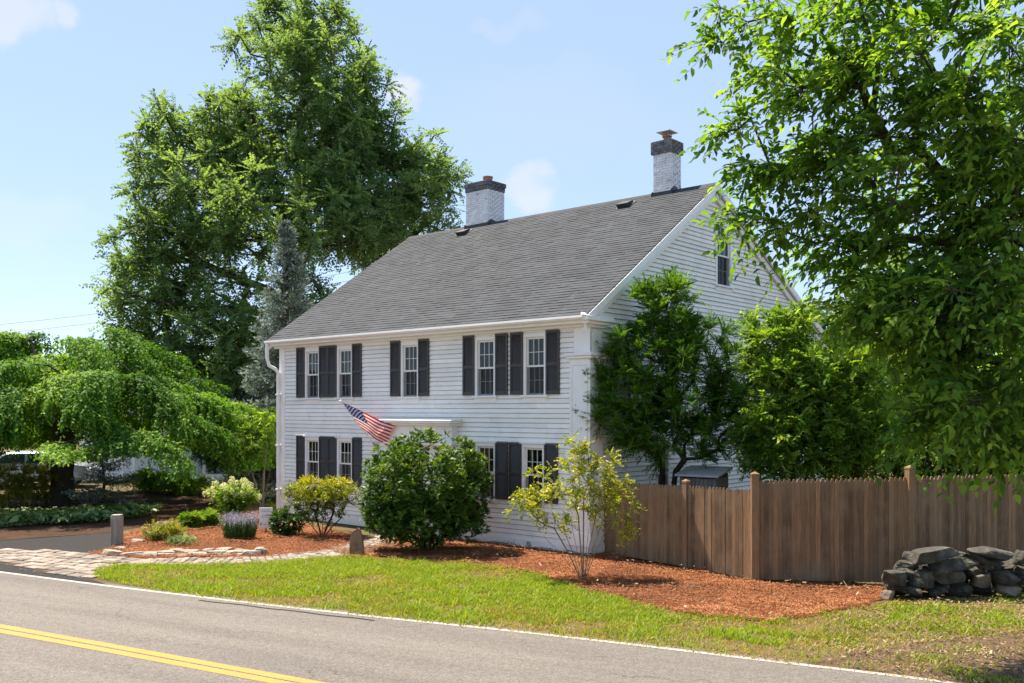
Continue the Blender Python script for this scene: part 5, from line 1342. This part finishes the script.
# dead branches lying at the fence foot
for i, (px, py, lab) in enumerate([(690, 590, 'small dead forked branch lying on the mulch near the short fence post'), (852, 592, 'small dead forked branch lying on the mulch near the left end of the stone pile')]):
    x, y = gp(px, py); m = MB(); m.tube([(-.25,0,.03), (-.05,.03,.06), (.12,0,.05), (.3,.05,.03)], [.012,.011,.009,.005], 6); m.tube([(-.05,.03,.06), (.08,.12,.12), (.15,.16,.16)], [.008,.006,.003], 5); m.tube([(.12,0,.05), (.2,-.08,.08)], [.007,.003], 5)
    o = m.build('dead_branch', M['twig'], smooth=True); o.location = (x, y, 0); o.rotation_euler = (0, 0, i*1.1); tag(o, lab, 'branch', 'dead branches on the mulch')

# ------------------------------------------------------------------ neighbouring house, far left
NH = ((172-CXP)*43/FPX, 43.0); e = empty('neighbour_house', (*NH, 0), .05); tag(e, 'pale grey neighbouring house with white porch posts glimpsed beyond the garden', 'house')
M['greywall'] = m_var('grey_siding', (.66,.67,.68), (.76,.77,.78), 2, .7)
m = MB()
for k in range(26): m.box(-4.2, 4.2, -.0-.01*(k % 1), .14, .1+k*.12, .1+k*.12+.112, random.random())
m.box(-4.2, 4.2, .05, 5, .0, 3.2); m.build('wall', M['greywall'], e)
m = MB(); m.prism([(-1.9, 2.9), (2.2, 5.0), (5.4, 3.2), (5.4, 3.1), (2.2, 4.85), (-1.9, 2.78)], -4.5, 4.5, 'x'); m.build('roof', M['roof'], e)
m = MB(); m.box(-4.2, 4.2, -1.7, -.01, -.0, .30); m.build('porch_floor', M['trim'], e)
for xx in (-2.3, -1.7, -1.2, .15, .65, 1.9, 3.4):
    m = MB(); m.box(xx-.07, xx+.07, -1.6, -1.46, .3, 2.8); m.build('porch_post', M['trim'], e)
for xx in (-.9, 1.3):
    m = MB(); m.box(xx-.45, xx+.45, -.06, -.02, 1.0, 2.3); w_ = m.build('window', M['trim'], e)
    m = MB(); m.box(xx-.37, xx+.37, -.075, -.062, 1.08, 1.62); m.box(xx-.37, xx+.37, -.075, -.062, 1.68, 2.22); m.build('pane', M['dark'], w_)

# parked car, far left behind the shrubs
def car():
    Y = 38.0; X = (34-CXP)*Y/FPX; e = empty('parked_car', (X, Y, 0), .25); tag(e, 'silver blue parked car half hidden behind the yellow green shrubs at the left', 'car')
    m, nt, b = newmat('car_paint'); b.inputs['Base Color'].default_value = (.34,.38,.42,1); b.inputs['Metallic'].default_value = .3; b.inputs['Roughness'].default_value = .25; b.inputs['Coat Weight'].default_value = .5
    gm_, nt, b2 = newmat('car_glass'); b2.inputs['Base Color'].default_value = (.02,.03,.035,1); b2.inputs['Roughness'].default_value = .05
    side = [(-2.2,.35), (-2.25,.75), (-2.05,.95), (-1.55,1.02), (-.85,1.45), (.55,1.48), (1.25,1.05), (2.05,.92), (2.25,.65), (2.2,.35), (1.75,.28), (-1.75,.28)]
    # body lofted from five sections across the width
    mb = MB(); n = len(side); secs = [(-.88,.90,.0), (-.80,1.0,.0), (0,1.0,.03), (.80,1.0,.0), (.88,.90,.0)]
    vs = [(x*(1 if abs(y) < .85 else .985), y*(1-.16*max(0, z-.95)/.5), z+(dz_ if z > .9 else 0)-(0.02 if abs(y) > .85 and z > .9 else 0)) for (y, s__, dz_) in secs for (x, z) in side]
    fs = [tuple(range(n)), tuple(range(5*n-1, 4*n-1, -1))]
    for k in range(4):
        for i in range(n): j = (i+1) % n; fs.append((k*n+i, k*n+j, (k+1)*n+j, (k+1)*n+i))
    mb.add(vs, fs); body = mb.build('body', m, e, bevel=.04, seg=2)
    for sy in (-1, 1):
        w = MB(); yy = sy*.885*(1-.05)
        w.add([(-1.38,sy*.875,1.04), (-.15,sy*.875,1.04), (-.15,sy*.825,1.40), (-.82,sy*.825,1.39)], [(0,1,2,3)]); w.add([(-.05,sy*.875,1.04), (1.05,sy*.875,1.04), (.5,sy*.825,1.41), (-.05,sy*.825,1.40)], [(0,1,2,3)]); w.build('side_window', gm_, e)
    w = MB(); w.add([(1.27,-.72,1.09), (1.27,.72,1.09), (.60,.64,1.49), (.60,-.64,1.49)], [(0,1,2,3)]); w.build('windscreen', gm_, e)
    w = MB(); w.add([(-1.56,.72,1.06), (-1.56,-.72,1.06), (-.90,-.64,1.46), (-.90,.64,1.46)], [(0,1,2,3)]); w.build('rear_window', gm_, e)
    for sx in (-1.38, 1.38):
        for sy in (-1, 1):
            t = MB(); t.lathe([(.20,-.1), (.31,-.11), (.33,-.08), (.33,.08), (.31,.11), (.20,.1)], 22); o = t.build('wheel', M['black'], e, smooth=True); o.location = (sx, sy*.80, .33); o.rotation_euler = (PI/2, 0, 0)
            q = MB(); q.lathe([(.05,-.115), (.20,-.105), (.20,.105), (.05,.115)], 16); q.build('rim', M['metal'], o)
    for sy in (-1, 1):
        h = MB(); h.box(2.17, 2.26, sy*.62-.16, sy*.62+.16, .66, .80); h.build('headlight', M['trim'], e, bevel=.02)
        h = MB(); h.box(-2.27, -2.2, sy*.66-.14, sy*.66+.14, .70, .86); h.build('tail_light', M['clay'], e, bevel=.02)
car()
# overhead wires, far left
for i, dz0 in enumerate((0, .5)):
    m = MB(); pts = []
    for k in range(25):
        s = k/24; pts.append(((-120+480*s-CXP)*52/FPX, 52, 6.9+dz0+3.6*s-.5*4*s*(1-s)))
    m.tube(pts, .011, 5); o = m.build('utility_wire', M['metal']); tag(o, ('lower' if i == 0 else 'upper')+' of two thin overhead wires above the weeping tree', 'wire', 'overhead utility wires')

# ------------------------------------------------------------------ sky, sun, camera
EL = math.radians(61); SH = Vector((-.77, .64)).normalized()
sd_ = Vector((SH.x*math.cos(EL), SH.y*math.cos(EL), math.sin(EL)))
w = bpy.data.worlds.new('World'); S.world = w; w.use_nodes = True; nt = w.node_tree
bg = nt.nodes['Background']; sky = nt.nodes.new('ShaderNodeTexSky'); sky.sky_type = 'NISHITA'; sky.sun_disc = False
sky.sun_elevation = EL; sky.sun_rotation = math.atan2(SH.x, SH.y) % (2*PI); sky.altitude = 50; sky.air_density = .6; sky.dust_density = .0; sky.ozone_density = 1.0
tc = nt.nodes.new('ShaderNodeTexCoord')
nz = nt.nodes.new('ShaderNodeTexNoise'); nz.inputs['Scale'].default_value = 14; nz.inputs['Detail'].default_value = 6; nt.links.new(tc.outputs['Generated'], nz.inputs['Vector'])
nzo = nt.nodes.new('ShaderNodeVectorMath'); nzo.operation = 'MULTIPLY_ADD'; nt.links.new(nz.outputs['Color'], nzo.inputs[0]); nzo.inputs[1].default_value = (.10,.10,.10); nt.links.new(tc.outputs['Generated'], nzo.inputs[2])
def cloud(px, py, rad, sx_, amp):
    d = Vector(((px-CXP)/FPX, 1, (HY-py)/FPX)).normalized()
    sub = nt.nodes.new('ShaderNodeVectorMath'); sub.operation = 'SUBTRACT'; nt.links.new(nzo.outputs[0], sub.inputs[0]); sub.inputs[1].default_value = (d.x+.05, d.y+.05, d.z+.05)
    mu = nt.nodes.new('ShaderNodeVectorMath'); mu.operation = 'MULTIPLY'; nt.links.new(sub.outputs[0], mu.inputs[0]); mu.inputs[1].default_value = (1/sx_, 1/sx_, 1)
    ln = nt.nodes.new('ShaderNodeVectorMath'); ln.operation = 'LENGTH'; nt.links.new(mu.outputs[0], ln.inputs[0])
    mr = nt.nodes.new('ShaderNodeMapRange'); mr.interpolation_type = 'SMOOTHSTEP'; nt.links.new(ln.outputs['Value'], mr.inputs[0])
    mr.inputs[1].default_value = rad*.35; mr.inputs[2].default_value = rad; mr.inputs[3].default_value = amp; mr.inputs[4].default_value = 0
    return mr.outputs[0]
acc = None
for c in ((397, 94, .021, 1.0, .5), (528, 189, .027, 1.2, .40), (14, 8, .032, 2.0, .4), (72, 12, .020, 1.0, .38), (5, 222, .03, 3.0, .12), (512, 18, .014, 3.0, .10), (560, 120, .07, 2.5, .06)):
    o = cloud(*c)
    if acc is None: acc = o
    else:
        mx = nt.nodes.new('ShaderNodeMath'); mx.operation = 'MAXIMUM'; nt.links.new(acc, mx.inputs[0]); nt.links.new(o, mx.inputs[1]); acc = mx.outputs[0]
mixn = nt.nodes.new('ShaderNodeMix'); mixn.data_type = 'RGBA'; nt.links.new(acc, mixn.inputs[0]); nt.links.new(sky.outputs[0], mixn.inputs[6]); mixn.inputs[7].default_value = (2.1, 2.25, 2.6, 1)
hz_ = nt.nodes.new('ShaderNodeMix'); hz_.data_type = 'RGBA'; hz_.inputs[0].default_value = .78; hz_.inputs[7].default_value = (.95, 1.52, 2.55, 1)
nt.links.new(sky.outputs[0], hz_.inputs[6]); nt.links.new(hz_.outputs[2], mixn.inputs[6])
nt.links.new(mixn.outputs[2], bg.inputs[0]); bg.inputs[1].default_value = .078
su = bpy.data.lights.new('sun', 'SUN'); su.energy = 2.0; su.angle = math.radians(.6); su.color = (1, .96, .90)
so_ = bpy.data.objects.new('sun', su); COL.objects.link(so_); so_.rotation_euler = sd_.to_track_quat('Z', 'Y').to_euler(); so_.location = (-20, 20, 40)
cam = bpy.data.cameras.new('camera'); co = bpy.data.objects.new('camera', cam); COL.objects.link(co)
co.location = (0, 0, CAMZ); co.rotation_euler = (PI/2, 0, 0); cam.sensor_width = 36; cam.lens = 36*FPX/1024; cam.shift_y = (HY-341.5)/1024; cam.clip_end = 3000
S.camera = co
S.view_settings.view_transform = 'Standard'; S.view_settings.look = 'None'; S.view_settings.gamma = 1; S.view_settings.use_curve_mapping = False
S.view_settings.exposure = 2.52
S.view_settings.use_white_balance = True; S.view_settings.white_balance_temperature = 7900; S.view_settings.white_balance_tint = 14
S.render.engine = 'CYCLES'; S.cycles.transparent_max_bounces = 16; S.cycles.max_bounces = 18; S.cycles.diffuse_bounces = 10; S.cycles.transmission_bounces = 14
